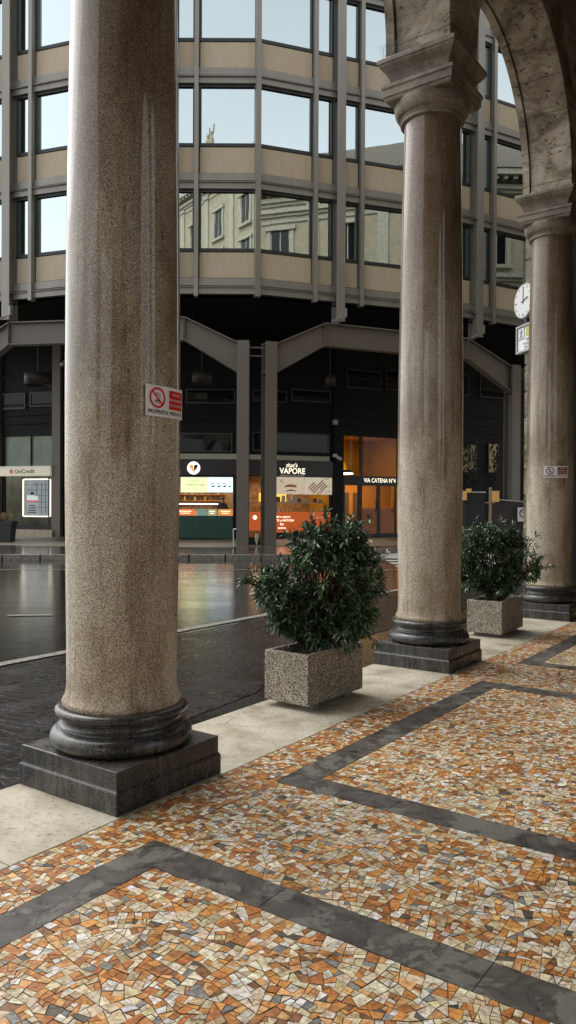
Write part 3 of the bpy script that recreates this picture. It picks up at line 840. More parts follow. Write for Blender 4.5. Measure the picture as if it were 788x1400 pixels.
def make_shrub(loc, ctr_list, label, seed, nsh, spread_tips):
    rg = random.Random(seed)
    root = thing('potted_shrub', label, 'shrub', loc, 0, 'leafy shrubs in the planters')
    stem = MB(); V = []; Fc = []; Cc = []
    def leaf(p, d, L, w):
        d = d.normalized(); side = d.cross(Vector((rg.uniform(-.4, .4), rg.uniform(-.4, .4), 1))).normalized(); up_ = side.cross(d)
        b = len(V); q = rg.random()
        droop = Vector((0, 0, -1)) * L * rg.uniform(.05, .36)
        m1 = p + d * L * .35 + droop * .12; m2 = p + d * L * .72 + droop * .5; tip = p + d * L + droop
        lf = up_ * w * .22
        V.extend([p, m1 + side * w * .42 + lf, m1, m1 - side * w * .42 + lf, m2 + side * w * .5 + lf, m2, m2 - side * w * .5 + lf, tip])
        Fc.extend([(b, b + 2, b + 1), (b, b + 3, b + 2), (b + 1, b + 2, b + 5, b + 4), (b + 2, b + 3, b + 6, b + 5), (b + 4, b + 5, b + 7), (b + 5, b + 6, b + 7)])
        base = (.042, .080, .040) if q < .35 else ((.075, .135, .062) if q < .75 else (.17, .23, .13))
        f = rg.uniform(.75, 1.25); Cc.extend([tuple(c * f for c in base)] * 6)
    def whorl(p, d, n, L):
        d = d.normalized(); a = d.orthogonal().normalized(); b = d.cross(a)
        ph = rg.uniform(0, 6.28)
        for i in range(n):
            t = ph + i * 2.4; el = rg.uniform(.15, 1.1) if i else 0.1
            dd = d * math.sin(1.35 - el * .9) + (a * math.cos(t) + b * math.sin(t)) * math.cos(1.35 - el * .9) * 1.0
            leaf(p - d * i * .004, dd, L * rg.uniform(.7, 1.25), L * .29)
    def inside(p):
        return any(((p.x - c[0]) / c[3]) ** 2 + ((p.y - c[1]) / c[4]) ** 2 + ((p.z - c[2]) / c[5]) ** 2 < 1 for c in ctr_list)
    # main stems
    roots = [Vector((rg.uniform(-.08, .08), rg.uniform(-.06, .06), .40)) for _ in range(9)]
    tips = []
    for k in range(nsh):
        c = rg.choice(ctr_list)
        # point in the outer shell of a lobe
        while True:
            u = Vector((rg.gauss(0, 1), rg.gauss(0, 1), rg.gauss(0, 1))).normalized(); r = rg.uniform(.45, 1.04) ** .6
            p = Vector((c[0] + u.x * c[3] * r, c[1] + u.y * c[4] * r, c[2] + u.z * c[5] * r))
            if p.z > .36: break
        tips.append((p, Vector((u.x, u.y, u.z * .8 + .45))))
    for k in range(46):
        c = rg.choice(ctr_list); u = Vector((rg.gauss(0, 1), rg.gauss(0, 1), rg.gauss(.3, 1))).normalized()
        d = (u + Vector((0, 0, .35))).normalized(); L_ = rg.uniform(.06, .17)
        b0 = Vector((c[0] + u.x * c[3], c[1] + u.y * c[4], c[2] + u.z * c[5]))
        if b0.z < .5 or inside(b0 + d * .05): continue
        stem.tube([b0 - d * .15, b0, b0 + d * L_], [.005, .004, .002], 5, False)
        for q in range(int(L_ / .022)):
            t_ = rg.uniform(0, 6.28); sd = d.orthogonal().normalized(); sd.rotate(Matrix.Rotation(t_, 3, d)); leaf(b0 + d * (q * .022), d * .5 + sd, rg.uniform(.05, .085), .018)
        whorl(b0 + d * L_, d, 6, .065)
    tips += [(Vector(a), Vector(b)) for a, b in spread_tips]
    for i, (p, d) in enumerate(tips):
        if i % 6 == 0 or i >= nsh:
            r0 = rg.choice(roots); mid = r0.lerp(p, .5) + Vector((rg.uniform(-.05, .05), rg.uniform(-.05, .05), .08))
            stem.tube([r0, mid, p], [.011, .007, .003], 5, False)
        else:
            stem.tube([p - d.normalized() * .14, p], [.003, .002], 4, False)
        whorl(p, d, rg.randint(7, 10), rg.uniform(.055, .09))
        if rg.random() < .6: whorl(p - d.normalized() * .05, d, rg.randint(4, 7), .07)
    stem.build('stems', M['bark'], root)
    me = bpy.data.meshes.new('foliage'); me.from_pydata([tuple(v) for v in V], [], Fc); me.materials.append(M['leaf'])
    at = me.color_attributes.new('Col', 'FLOAT_COLOR', 'CORNER'); buf = []
    for p, c in zip(me.polygons, Cc): buf += [*c, 1.0] * p.loop_total
    at.data.foreach_set('color', buf)
    o = bpy.data.objects.new('foliage', me); COL.objects.link(o); o.parent = root
    return root
make_planter(2.14, -.105, .77, .42, .385, R(-2), 'larger-looking pebbled concrete planter, between the nearest column and the one behind it')
make_planter(6.17, -.11, .79, .43, .385, R(1), 'pebbled concrete planter farther back, beside the rightmost column')
pc = P(2.14, -.105)
# lobes in world axes relative to the planter centre: (x, y, z, rx, ry, rz)
make_shrub(pc, [(.02, 0, .98, .32, .30, .32), (.36, .05, .98, .22, .24, .22), (-.28, -.02, .90, .22, .24, .18), (.06, .0, .64, .28, .20, .22), (.0, .03, 1.24, .20, .20, .16), (.25, .03, 1.26, .16, .18, .13), (.32, -.05, .68, .16, .16, .16), (-.22, 0, .66, .14, .16, .12)],
           'dense dark green shrub with long sprigs reaching left, in the nearer planter', 5, 820,
           [((-.52, -.05, .98), (-1, 0, .25)), ((-.56, -.05, .95), (-1, 0, .0)), ((-.46, -.1, .9), (-1, 0, .1)), ((-.42, -.1, .78), (-1, 0, -.2)), ((-.38, 0, .58), (-1, 0, -.7)), ((-.33, -.1, .62), (-.8, 0, -.8)),
            ((.33, 0, 1.40), (.5, 0, .8)), ((.28, 0, 1.46), (.2, 0, 1)), ((-.03, 0, 1.47), (0, 0, 1)), ((.08, 0, 1.50), (.1, 0, 1)), ((.38, .05, 1.33), (1, 0, .5)), ((.24, -.18, .44), (.3, -.4, -.8)), ((.30, -.16, .50), (.2, -.5, -.8)), ((.22, 0, 1.42), (.1, 0, 1)), ((-.2, 0, 1.32), (-.5, 0, .8))])
pc = P(6.17, -.11)
make_shrub(pc, [(-.05, 0, .92, .34, .30, .28), (.34, -.05, .84, .24, .24, .20), (-.33, .0, .98, .20, .22, .24), (.0, 0, .64, .32, .22, .20), (-.10, 0, 1.18, .20, .20, .14), (.20, 0, 1.12, .15, .18, .15), (-.30, 0, .68, .16, .18, .14)],
           'rounded dark green shrub in the planter beside the rightmost column', 9, 620,
           [((.52, 0, .80), (1, 0, .1)), ((.50, 0, 1.20), (1, 0, .5)), ((.42, 0, 1.14), (.8, 0, .7)), ((.56, 0, .92), (1, 0, .2)), ((-.30, 0, 1.28), (-.3, 0, 1)), ((.05, 0, 1.37), (.1, 0, 1)), ((.2, 0, 1.32), (.1, 0, 1))])

# ------------------------------------------------------------------ office building opposite
off_b = thing('office_building', 'bronze-framed office building with mirror windows and beige panels, raised on steel frames', 'building', (0, 28, 0))
OB = Matrix.Translation((0, -28, 0))
A = Vector((-1.17, 28.0)); a1, a2, b1 = R(18.5), R(28.4), R(-18.3)
d1 = Vector((math.cos(a1), math.sin(a1))); d2 = Vector((math.cos(a2), math.sin(a2))); d0 = Vector((1, 0)); dm = Vector((math.cos(b1), math.sin(b1)))
h_ = 3.15
H1 = A + d1 * h_; M1 = A + d1 * 2 * h_; H2 = M1 + d2 * h_; C2 = M1 + d2 * 2 * h_
a3 = R(38); d3 = Vector((math.cos(a3), math.sin(a3))); H3 = C2 + d3 * h_; C3 = C2 + d3 * 2 * h_
Hm1 = A - d0 * h_; Mm1 = A - d0 * 2 * h_; Hm2 = Mm1 - dm * h_; Cm2 = Mm1 - dm * 2 * h_
b2 = R(-30); dm2 = Vector((math.cos(b2), math.sin(b2))); Hm3 = Cm2 - dm2 * h_
# half-module segments: (start, end, hanger at start?)
segs = [(Hm3, Cm2, True), (Cm2, Hm2, False), (Hm2, Mm1, True), (Mm1, Hm1, False), (Hm1, A, True), (A, H1, False), (H1, M1, True), (M1, H2, False), (H2, C2, True), (C2, H3, False)]
ZT = 13.02; ST = 3.81; ROWS = 4
def FM(p, d): return frame((p.x, p.y - 28, 0), (d.x, d.y, 0), (-d.y, d.x, 0), (0, 0, 1))   # local x along wall, y into the building
winproto = {}
def window_at(mat, kind, w, x, zt):
    H = 2.24
    if kind not in winproto:
        f = MB()
        for c, dd in (((-w / 2 + .035, .10, -H / 2), (.07, .14, H)), ((w / 2 - .035, .10, -H / 2), (.07, .14, H)), ((0, .10, -.04), (w - .142, .14, .08)), ((0, .10, -H + .06), (w - .142, .14, .12))):
            f.box(c, dd)
        fo = f.build('window', M['frame'], off_b)
        g = MB(); g.box((0, .12, -H / 2 - .02), (w - .13, .02, H - .18)); g.build('pane', M['mirror'], fo)
        winproto[kind] = fo
        o = fo
    else:
        src = winproto[kind]; o = src.copy(); COL.objects.link(o)
        for ch in src.children: c = ch.copy(); COL.objects.link(c); c.parent = o
    o.matrix_local = mat @ Matrix.Translation((x, 0, zt))
    return o
panproto = {}
def panel_at(mat, kind, w, x, zt):
    if kind not in panproto:
        p = MB(); p.box((0, .09, -.475), (w - .05, .08, .93)); o = p.build('spandrel_panel', M['spandrel'], off_b, bevel=.008, seg=1); panproto[kind] = o
    else: o = panproto[kind].copy(); COL.objects.link(o)
    o.matrix_local = mat @ Matrix.Translation((x, 0, zt))
ZB = 9.14
nb = 0
for (p, q, hs) in segs:
    d = (q - p).normalized(); mat = FM(p, d)
    # layout along the half module measured from the hanger: narrow .95, wide 2.2
    xn = (.19, .86) if hs else (h_ - .86, h_ - .19); xw = (1.02, h_ - .05) if hs else (.05, h_ - 1.02)
    xm = .94 if hs else h_ - .94
    for r in range(ROWS):
        zt = ZT + r * ST
        window_at(mat, 'n', .67, sum(xn) / 2, zt); window_at(mat, 'w', 2.08, sum(xw) / 2, zt)
        panel_at(mat, 'n', .67, sum(xn) / 2, zt - 2.25); panel_at(mat, 'w', 2.08, sum(xw) / 2, zt - 2.25)
    # horizontal bands
    for r in range(ROWS + 1):
        zt = ZT + (r - 1) * ST
        bd = MB()
        z1_, z0_ = zt + .58 - .015, zt + .30
        za = ZT + r * ST - 2.25 - .965 ; 
        bd.box((h_ / 2, .06, za - .14), (h_ - .012, .18, .26)); bd.box((h_ / 2, .10, za - .305), (h_ - .012, .12, .07)); bd.box((h_ / 2, .05, za - .46), (h_ - .012, .22, .24)); bd.box((h_ / 2, .02, za - .352), (h_ - .012, .30, .022))
        bd.build('floor_band', M['bronze'], off_b, M=mat)
    zt_all = ZB + ROWS * ST + .35
    # mullion between narrow and wide
    m = MB(); m.box((xm, -.04, (ZB - .03 + zt_all) / 2), (.15, .30, zt_all - ZB + .03)); m.build('mullion', M['bronze'], off_b, M=mat)
    if not hs:   # corner mullion at the start of an un-hung half module
        m = MB(); m.box((0, -.01, (ZB - .02 + zt_all) / 2), (.19, .26, zt_all - ZB + .02)); m.build('mullion', M['bronze'], off_b, M=mat)
    else:        # deep hanger column (front flange, web, rear flange, foot bracket)
        m = MB(); zlo = 8.42
        m.box((0, -.34, (zlo + zt_all) / 2), (.34, .035, zt_all - zlo)); m.box((0, -.10, (zlo + zt_all) / 2), (.05, .443, zt_all - zlo)); m.box((0, .14, (zlo + zt_all) / 2), (.34, .035, zt_all - zlo))
        for r in range(ROWS + 1): m.box((0, -.10, ZB + .3 + r * ST), (.30, .43, .05))
        m.build('hanger', M['bronze'], off_b, M=mat)
        m = MB(); m.box((.19, -.30, 8.75), (.10, .16, .34)); m.tube([(.19, -.3, 8.6), (-.05, -.42, 8.52), (-.35, -.3, 8.40)], .022, 6)
        m.build('foot_bracket', M['greyp'], off_b, M=mat)
# core behind the facade, soffit, parapet
outl = [Hm3] + [s[1] for s in segs]
def offs(pts, dist):
    out = []
    for i, p in enumerate(pts):
        a_ = (pts[i] - pts[i - 1]).normalized() if i else (pts[1] - pts[0]).normalized()
        b_ = (pts[i + 1] - pts[i]).normalized() if i < len(pts) - 1 else a_
        n = (Vector((-a_.y, a_.x)) + Vector((-b_.y, b_.x))).normalized(); k = 1 / max(.3, n.dot(Vector((-a_.y, a_.x)))); out.append(p + n * dist * k)
    return out
inn = offs(outl, .26); 
for zz, z2, nm, mt in ((ZB + .12, ZB + ROWS * ST + .4, 'facade_core', M['soffit']),):
    pl = [(p.x, p.y - 28) for p in inn] + [(18, 42), (-18, 42)]
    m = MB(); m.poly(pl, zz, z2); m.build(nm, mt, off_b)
ROOFT = ZB + ROWS * ST + .4
m = MB(); pl = [(p.x, p.y - 28) for p in offs(outl, -.05)] + [(18.5, 42.5), (-18.5, 42.5)]; m.poly(pl, ROOFT + .002, ROOFT + .5); m.build('parapet', M['bronze'], off_b)

# steel portal frames under the overhang
def W3(p, z): return Vector((p.x, p.y - 28, z))
def hcol(p, d, side, ztop=7.5):
    mat = FM(p, d); m = MB()
    m.box((0, -.25, (ztop + .03) / 2), (.44, .04, ztop - .03)); m.box((.0, .0, (ztop + .03) / 2), (.04, .456, ztop - .03)); m.box((0, .25, (ztop + .03) / 2), (.44, .04, ztop - .03))
    for z in (ztop - .06, ztop - 1.14): m.box((0, 0, z), (.42, .45, .03))
    m.build('steel_column', M['steel'], off_b, M=mat)
def ibeam(p, q, zp0, zp1, zq0, zq1, name):
    """tapered I beam standing upright between two plan points"""
    d = (q - p).normalized(); n = Vector((-d.y, d.x)); m = MB()
    def pt(c, o_, z): v = c + n * o_; return Vector((v.x, v.y - 28, z))
    t = .05
    for (za, zb_) in ((zp1, zq1), (zp0 + t, zq0 + t)):
        m.hexa([pt(p, -.17, za - t), pt(q, -.17, zb_ - t), pt(q, .17, zb_ - t), pt(p, .17, za - t), pt(p, -.17, za), pt(q, -.17, zb_), pt(q, .17, zb_), pt(p, .17, za)])
    m.hexa([pt(p, -.02, zp0 + t), pt(q, -.02, zq0 + t), pt(q, .02, zq0 + t), pt(p, .02, zp0 + t), pt(p, -.02, zp1 - t), pt(q, -.02, zq1 - t), pt(q, .02, zq1 - t), pt(p, .02, zp1 - t)])
    # end stiffener
    e_ = q - d * .02
    m.hexa([pt(e_, -.16, zq0 + t), pt(q, -.16, zq0 + t), pt(q, .16, zq0 + t), pt(e_, .16, zq0 + t), pt(e_, -.16, zq1 - t), pt(q, -.16, zq1 - t), pt(q, .16, zq1 - t), pt(e_, .16, zq1 - t)])
    return m.build(name, M['steel'], off_b)
kz0, kz1 = 7.52, 8.38
def pair(C, dl, dr, gap, reach, kl=None, kr=None):
    pl_, pr_ = C - dl * gap, C + dr * gap
    hcol(pl_, dl, -1); hcol(pr_, dr, 1)
    KL, KR = C - dl * reach, C + dr * reach
    ibeam(pr_ + dr * .22, KR, 6.38, 7.48, kz0, kz1, 'brace'); ibeam(pl_ - dl * .22, KL, 6.38, 7.48, kz0, kz1, 'brace')
    m = MB(); m.bar(W3(pl_, 7.3), W3(pr_, 7.3), .05); m.bar(W3(pl_, 7.0), W3(pr_, 7.0), .05); m.build('tie_rod', M['steel'], off_b)
    return KL, KR
KL0, KR0 = pair(A, d0, d1, .48, 2.62)
C2s = H2 + d2 * 2.62
KL1, KR1 = pair(C2s, d2, d2, .48, 3.02)
KLm, KRm = pair(Hm2 - dm * 2.62, dm, dm, .48, 2.6)
ibeam(KR0 + d1 * .003, KL1 - d2 * .003, kz0, kz1, kz0, kz1, 'frame_beam'); ibeam(KRm + dm * .003, KL0 - d0 * .003, kz0, kz1, kz0, kz1, 'frame_beam')

# recessed shop wall
Wc = [Vector((-6.4, 34.5)) - dm * 14, Vector((-6.4, 34.5)), Vector((-2.2, 34.5)), Vector((2.22, 36.0)), Vector((2.22, 36.0)) + d2 * 15]
FAC = {}
for k, (p, q) in zip(('L', 'C', 'R', 'D'), zip(Wc, Wc[1:])):
    d = (q - p).normalized(); FAC[k] = (p, d, (q - p).length)
def hit(k, u, v):
    p, d, L = FAC[k]; n = Vector((-d.y, d.x)); r_ = ray(u, v)
    t = (p.x * n.x + p.y * n.y) / (r_.x * n.x + r_.y * n.y); w = r_ * t
    return (Vector((w.x, w.y)) - p).dot(d), w.z + EYE
def FMW(k): p, d, L = FAC[k]; return frame((p.x, p.y, 0), (d.x, d.y, 0), (-d.y, d.x, 0), (0, 0, 1))
def rect(k, u0, v0, u1, v1):
    """wall rectangle seen at those picture positions: x0, x1, z0, z1"""
    um, vm = (u0 + u1) / 2, (v0 + v1) / 2
    return hit(k, u0, vm)[0], hit(k, u1, vm)[0], hit(k, um, v1)[1], hit(k, um, v0)[1]
OPEN = {'L': [], 'C': [], 'R': [], 'D': []}
uc = rect('L', 3, 596, 75, 717); uc = (uc[0], uc[1], .35, uc[3]); OPEN['L'].append(uc)
gs = rect('C', 215, 652, 319, 733); gs = (gs[0], gs[1], .06, gs[3]); OPEN['C'].append(gs)
vp = rect('R', 352, 652, 453, 733); vp = (.30, vp[1], .06, vp[3]); OPEN['R'].append(vp)
lb = rect('D', 470, 598, 575, 732); lb = (lb[0], lb[1], .06, lb[3]); OPEN['D'].append(lb)
MW = OB
for k in 'LCRD':
    p, d, L = FAC[k]; mat = OB @ FMW(k); m = MB(); e = 0 if k != 'L' else 0
    for (x0, x1, z0, z1) in OPEN[k]:
        m.box(((e + x0) / 2, .15, 4.55), (x0 - e, .30, 9.05)); m.box(((x0 + x1) / 2, .15, (z1 + 9.075) / 2), (x1 - x0, .30, 9.075 - z1))
        m.box(((x0 + x1) / 2, .15, (z0 + .03) / 2), (x1 - x0, .30, z0 - .03)); e = x1
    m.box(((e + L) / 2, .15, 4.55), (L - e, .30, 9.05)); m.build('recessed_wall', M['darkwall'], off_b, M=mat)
# soffit ceiling
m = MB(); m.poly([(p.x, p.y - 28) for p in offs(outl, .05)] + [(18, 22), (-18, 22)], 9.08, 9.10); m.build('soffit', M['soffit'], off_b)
# piers, cill bands, mezzanine windows on the recessed wall
def wbox(k, x0, x1, z0, z1, y0, y1, name, mat, parent=off_b, bevel=0):
    m = MB(); m.box(((x0 + x1) / 2, (y0 + y1) / 2, (z0 + z1) / 2), (x1 - x0, y1 - y0, z1 - z0))
    return m.build(name, mat, parent, bevel=bevel, M=(OB @ FMW(k)) if parent is off_b else FMW(k))
def mezz(k, u0, v0, u1, v1):
    x0, x1, z0, z1 = rect(k, u0, v0, u1, v1)
    m = MB()
    for (c, dd) in ((((x0 + .03), -.04, (z0 + z1) / 2), (.06, .08, z1 - z0)), (((x1 - .03), -.04, (z0 + z1) / 2), (.06, .08, z1 - z0)), (((x0 + x1) / 2, -.04, z0 + .03), (x1 - x0 - .124, .08, .06)), (((x0 + x1) / 2, -.04, z1 - .03), (x1 - x0 - .124, .08, .06))): m.box(c, dd)
    f = m.build('window', M['frame'], off_b, M=OB @ FMW(k))
    g = MB(); g.box(((x0 + x1) / 2, -.02, (z0 + z1) / 2), (x1 - x0 - .1, .02, z1 - z0 - .1)); g.build('pane', M['dglass'], f, M=OB @ FMW(k))
for k, r_ in (('L', (4, 538, 36, 560)), ('L', (42, 536, 76, 556)), ('C', (205, 532, 250, 552)), ('C', (254, 532, 322, 552)), ('R', (345, 534, 392, 550)), ('R', (398, 533, 452, 550)), ('D', (473, 506, 520, 532)), ('D', (526, 508, 590, 536)),
              ('C', (205, 592, 318, 618)), ('R', (345, 592, 450, 618)), ('D', (600, 510, 640, 540)), ('D', (655, 515, 700, 545))): mezz(k, *r_)
for k, (v0, v1) in (('C', (620.5, 628)), ('R', (620.5, 628))):
    x0 = 0.05; x1 = FAC[k][2] - (.05 if k == 'C' else .35); z1 = hit(k, 300, v0)[1]; z0 = hit(k, 300, v1)[1]
    wbox(k, x0, x1, z0, z1, -.12, -.002, 'fascia_band', simple('grey_green_band_' + k, (.42, .42, .33), .5))
for k in 'LCRD':
    L = FAC[k][2]
    for z in (5.35, 5.75, 6.2, 7.6): wbox(k, .08, L - .08, z, z + .09, -.07, -.002, 'wall_rail', M['darkwall'])
for k, u0, u1 in (('L', 75, 86), ('R', 455, 467), ('L', -4, 3)):
    x0, x1, _, _ = rect(k, u0, 600, u1, 700); wbox(k, x0, x1 if k == 'L' else FAC['R'][2] - .02, .03, 9.07, -.22, -.004, 'wall_pier', M['steel'] if k == 'L' else M['darkwall'])
x0, x1, _, _ = rect('L', 88, 600, 97, 700); wbox('L', x0, x1, .05, 5.2, -.03, -.004, 'glass_door', M['dglass'])

# ---- rooms behind the openings
def room(k, op, depth, wallm, floorm, name='interior'):
    x0, x1, z0, z1 = op; m = MB(); e = .35; zt = z1 + .25; y1 = depth
    xa, xb = x0 - e, x1 + e
    v = [(xa, .302, z0), (xb, .302, z0), (xb, y1, z0), (xa, y1, z0), (xa, .302, zt), (xb, .302, zt), (xb, y1, zt), (xa, y1, zt)]
    m.add(v, [(2, 3, 7, 6), (1, 2, 6, 5), (3, 0, 4, 7), (4, 5, 6, 7), (0, 1, 2, 3)]); return m.build(name, wallm, off_b, M=OB @ FMW(k))
def area_light(k, x, y, z, sx, sy, power, col, down=True, tilt=0):
    l = bpy.data.lights.new('room_light', 'AREA'); l.shape = 'RECTANGLE'; l.size = sx; l.size_y = sy; l.energy = power; l.color = col
    o = bpy.data.objects.new('room_light', l); COL.objects.link(o); o.matrix_world = FMW(k) @ Matrix.Translation((x, y, z)) @ Matrix.Rotation(tilt, 4, 'X'); o['kind'] = 'structure'
def clear_pane(k, x0, x1, z0, z1, name='shop_glass'):
    m = MB(); m.box(((x0 + x1) / 2, .08, (z0 + z1) / 2), (x1 - x0 - .004, .012, z1 - z0 - .004)); return m.build(name, M['clear'], off_b, M=OB @ FMW(k))
def T3(k, name, label, cat, x, y, z, group=None):
    p, d, L = FAC[k]; w = FMW(k) @ Vector((x, y, z)); return thing(name, label, cat, w, math.atan2(d.y, d.x), group)
def put_text(root, body, size, x, y, z, mat, bold=0, shear=0, space=1.0, th=.012, name='lettering'):
    """upright lettering facing local -y"""
    vs, fs = text_verts(body, size, bold, shear, space); m = MB()
    m.add([(v.x + x, y, v.y + z) for v in vs], fs); o = m.build(name, mat, root); return o

# bank on the left
x0, x1, z0, z1 = uc
room('L', uc, 3.0, simple('grey_bank_wall', (.20, .21, .19), .7, noise=.4, scale=1.5), M['drypave'])
area_light('L', (x0 + x1) / 2, 1.6, z1 - .1, 1.5, 1.5, 30, (1, .86, .7))
zs0, zs1 = hit('L', 40, 651)[1], hit('L', 40, 637)[1]
m = MB(); xm_ = hit('L', 42, 610)[0]
for c, dd in (((x0 + .06, .06, (z0 + z1) / 2), (.12, .12, z1 - z0)), ((x1 - .04, .06, (z0 + z1) / 2), (.08, .12, z1 - z0)), ((xm_, .05, (zs1 + z1) / 2), (.05, .08, z1 - zs1)), (((x0 + x1) / 2, .06, z0 + .1), (x1 - x0 - .21, .12, .2)), ((x1 - .35, .05, (z0 + zs0) / 2), (.035, .06, zs0 - z0 - .05))): m.box(c, dd)
m.build('shop_frame', M['blackm'], off_b, M=OB @ FMW('L'))
wbox('L', x0 + .125, x1 - .085, zs1, z1 - .01, .09, .11, 'upper_glazing', M['frost']); clear_pane('L', x0 + .12, x1 - .08, z0 + .2, zs0)
wbox('L', x0 - .4, x1 + .1, .03, z0 - .004, -.35, -.004, 'stone_step', simple('pale_step', (.40, .35, .26), .5, noise=.2, scale=6))
sx0, sx1, sz0, sz1 = rect('L', 1, 639, 75, 651)
r_ = T3('L', 'bank_sign', 'long cream bank sign board with red arrow mark and dark lettering', 'sign', (sx0 + sx1) / 2, 0, (sz0 + sz1) / 2)
w = sx1 - sx0; h = sz1 - sz0
m = MB(); m.box((0, -.18, 0), (w, .34, h)); m.build('board', simple('cream_sign', (.66, .63, .50), .4, emit=(.8, .76, .6), es=.12), r_, bevel=.01)
m = MB(); m.box((0, -.19, h / 2 + .02), (w + .12, .4, .035)); m.build('top_ledge', M['alu'], r_)
put_text(r_, 'UniCredit', .27, .12, -.355, 0, M['black'], .004)
m = MB(); m.lathe([(.001, 0), (.115, 0)], (0, 0, 0), 24, cap=False, smooth=False)
m = MB(); vs = [(-.62 + .11 * math.cos(2 * math.pi * i / 24), -.353, .11 * math.sin(2 * math.pi * i / 24)) for i in range(24)]; m.add(vs, [tuple(range(24))]); m.build('emblem_disc', M['red'], r_)
m = MB(); m.add([(-.66, -.356, -.09), (-.60, -.356, -.09), (-.555, -.356, .09), (-.60, -.356, .09), (-.635, -.356, .03)], [(0, 1, 2, 3, 4)]); m.build('emblem_stroke', M['white'], r_)
# lit poster
px0, px1, pz0, pz1 = rect('L', 27, 655, 64, 706)
r_ = T3('L', 'lit_poster', 'poster with glowing white outline in the bank window', 'poster', (px0 + px1) / 2, .28, (pz0 + pz1) / 2)
w = (px1 - px0); h = pz1 - pz0
m = MB(); m.box((0, 0, 0), (w - .1, .05, h - .1)); m.build('picture', simple('poster_print', (.30, .31, .34), .4, noise=.4, scale=2.2, emit=(.30, .30, .34), es=.35), r_)
m = MB()
for c, dd in (((-w / 2, 0, 0), (.06, .07, h)), ((w / 2, 0, 0), (.06, .07, h)), ((0, 0, h / 2), (w - .06, .07, .06)), ((0, 0, -h / 2), (w - .06, .07, .06))): m.box(c, dd)
m.build('light_frame', simple('pink_white_tube', (1, .9, .85), .4, emit=(1, .80, .70), es=.95), r_, bevel=.012)
m = MB(); m.box((-.22, -.03, .0), (.62, .012, .24)); m.build('white_banner', simple('white_print', (.7, .7, .72), .4, emit=(.8, .8, .85), es=.35), r_)
m = MB(); m.box((-.22, -.03, -.17), (.62, .012, .09)); m.build('red_banner', simple('pink_print', (.7, .15, .12), .4, emit=(.8, .18, .14), es=.3), r_)
m = MB(); m.box((-.22, -.03, -.50), (.62, .012, .54)); m.build('text_block', simple('lilac_print', (.45, .42, .5), .4, emit=(.5, .46, .55), es=.25), r_)
m = MB()
for i, wd in enumerate((.34, .46, .46, .5)): m.box((-.24, -.04, -.38 - i * .11), (wd, .008, .045))
for x in (0.02, .30, .52): m.box((x, -.03, .3 if x < .1 else 0), (.018, .008, (h - .9) if x < .1 else h - .25))
for z in (.62, .38, .1, -.2, -.45): m.box((.28 if z < .3 else 0, -.035, z), (w * .5 if z < .3 else w - .2, .008, .018))
m.build('poster_lines', M['inkd'], r_)
m = MB(); m.tube([(-.22, -.04, .16), (-.22, -.04, .28)], [.10, .05], 8); m.build('poster_figure', M['inkd'], r_)

# juice bar in the middle
x0, x1, z0, z1 = gs
room('C', gs, 2.6, M['shopwall'], M['drypave'])
area_light('C', (x0 + x1) / 2, 1.4, z1 - .15, 2.6, 1.2, 15, (1, .78, .52))
zc_ = hit('C', 290, 705)[1]; zm0 = hit('C', 290, 673)[1]; zo = hit('C', 290, 696)[1]
m = MB(); m.box(((x0 + x1) / 2, .1, (zc_ + z0) / 2), (x1 - x0 - .01, .3, zc_ - z0)); 
ct = m.build('counter_front', M['dgreen'], off_b, M=OB @ FMW('C'))
# raised leaf ribs on the green front
m = MB(); cx = hit('C', 268, 715)[0]
for sg in (-1, 1):
    for i in range(7):
        a_ = R(90 - sg * (8 + 11 * i)); L_ = .95
        pa = Vector((cx + sg * .05, -.055, z0 + .03)); pb = Vector((cx + L_ * math.cos(a_) * 1.4, -.055, min(zc_ - .04, z0 + .05 + L_ * math.sin(a_) * 1.0)))
        if pb.x < x1 - .05: m.bar(pa, pb, .012, .03, up=(0, 1, 0))
m.build('leaf_relief', simple('mid_green_relief', (.03, .14, .10), .4), off_b, M=OB @ FMW('C'))
sgs = thing('order_panels', 'row of orange, teal and olive price panels along the green counter', 'sign', FMW('C') @ Vector((0, 0, 0)), 0)
pan = [((240, 268), (.75, .20, .06)), ((269, 283), (.16, .28, .24)), ((284, 297), (.34, .36, .20)), ((298, 319), (.72, .28, .06))]
for i, ((u0, u1), c) in enumerate(pan):
    a_, b_, _, _ = rect('C', u0, 700, u1, 704)
    m = MB(); m.box(((a_ + b_) / 2, -.10, (zc_ + zo) / 2), (b_ - a_ - .02, .05, zo - zc_)); pp = m.build('panel', simple('price_panel_%d' % i, c, .4, emit=c, es=.35), sgs)
    m = MB(); m.box(((a_ + b_) / 2, -.13, (zc_ + zo) / 2 + .05), ((b_ - a_) * .6, .01, .035)); m.box(((a_ + b_) / 2, -.13, (zc_ + zo) / 2 - .04), ((b_ - a_) * .45, .01, .03)); m.build('print', M['cream'] if i != 1 else M['white'], pp)
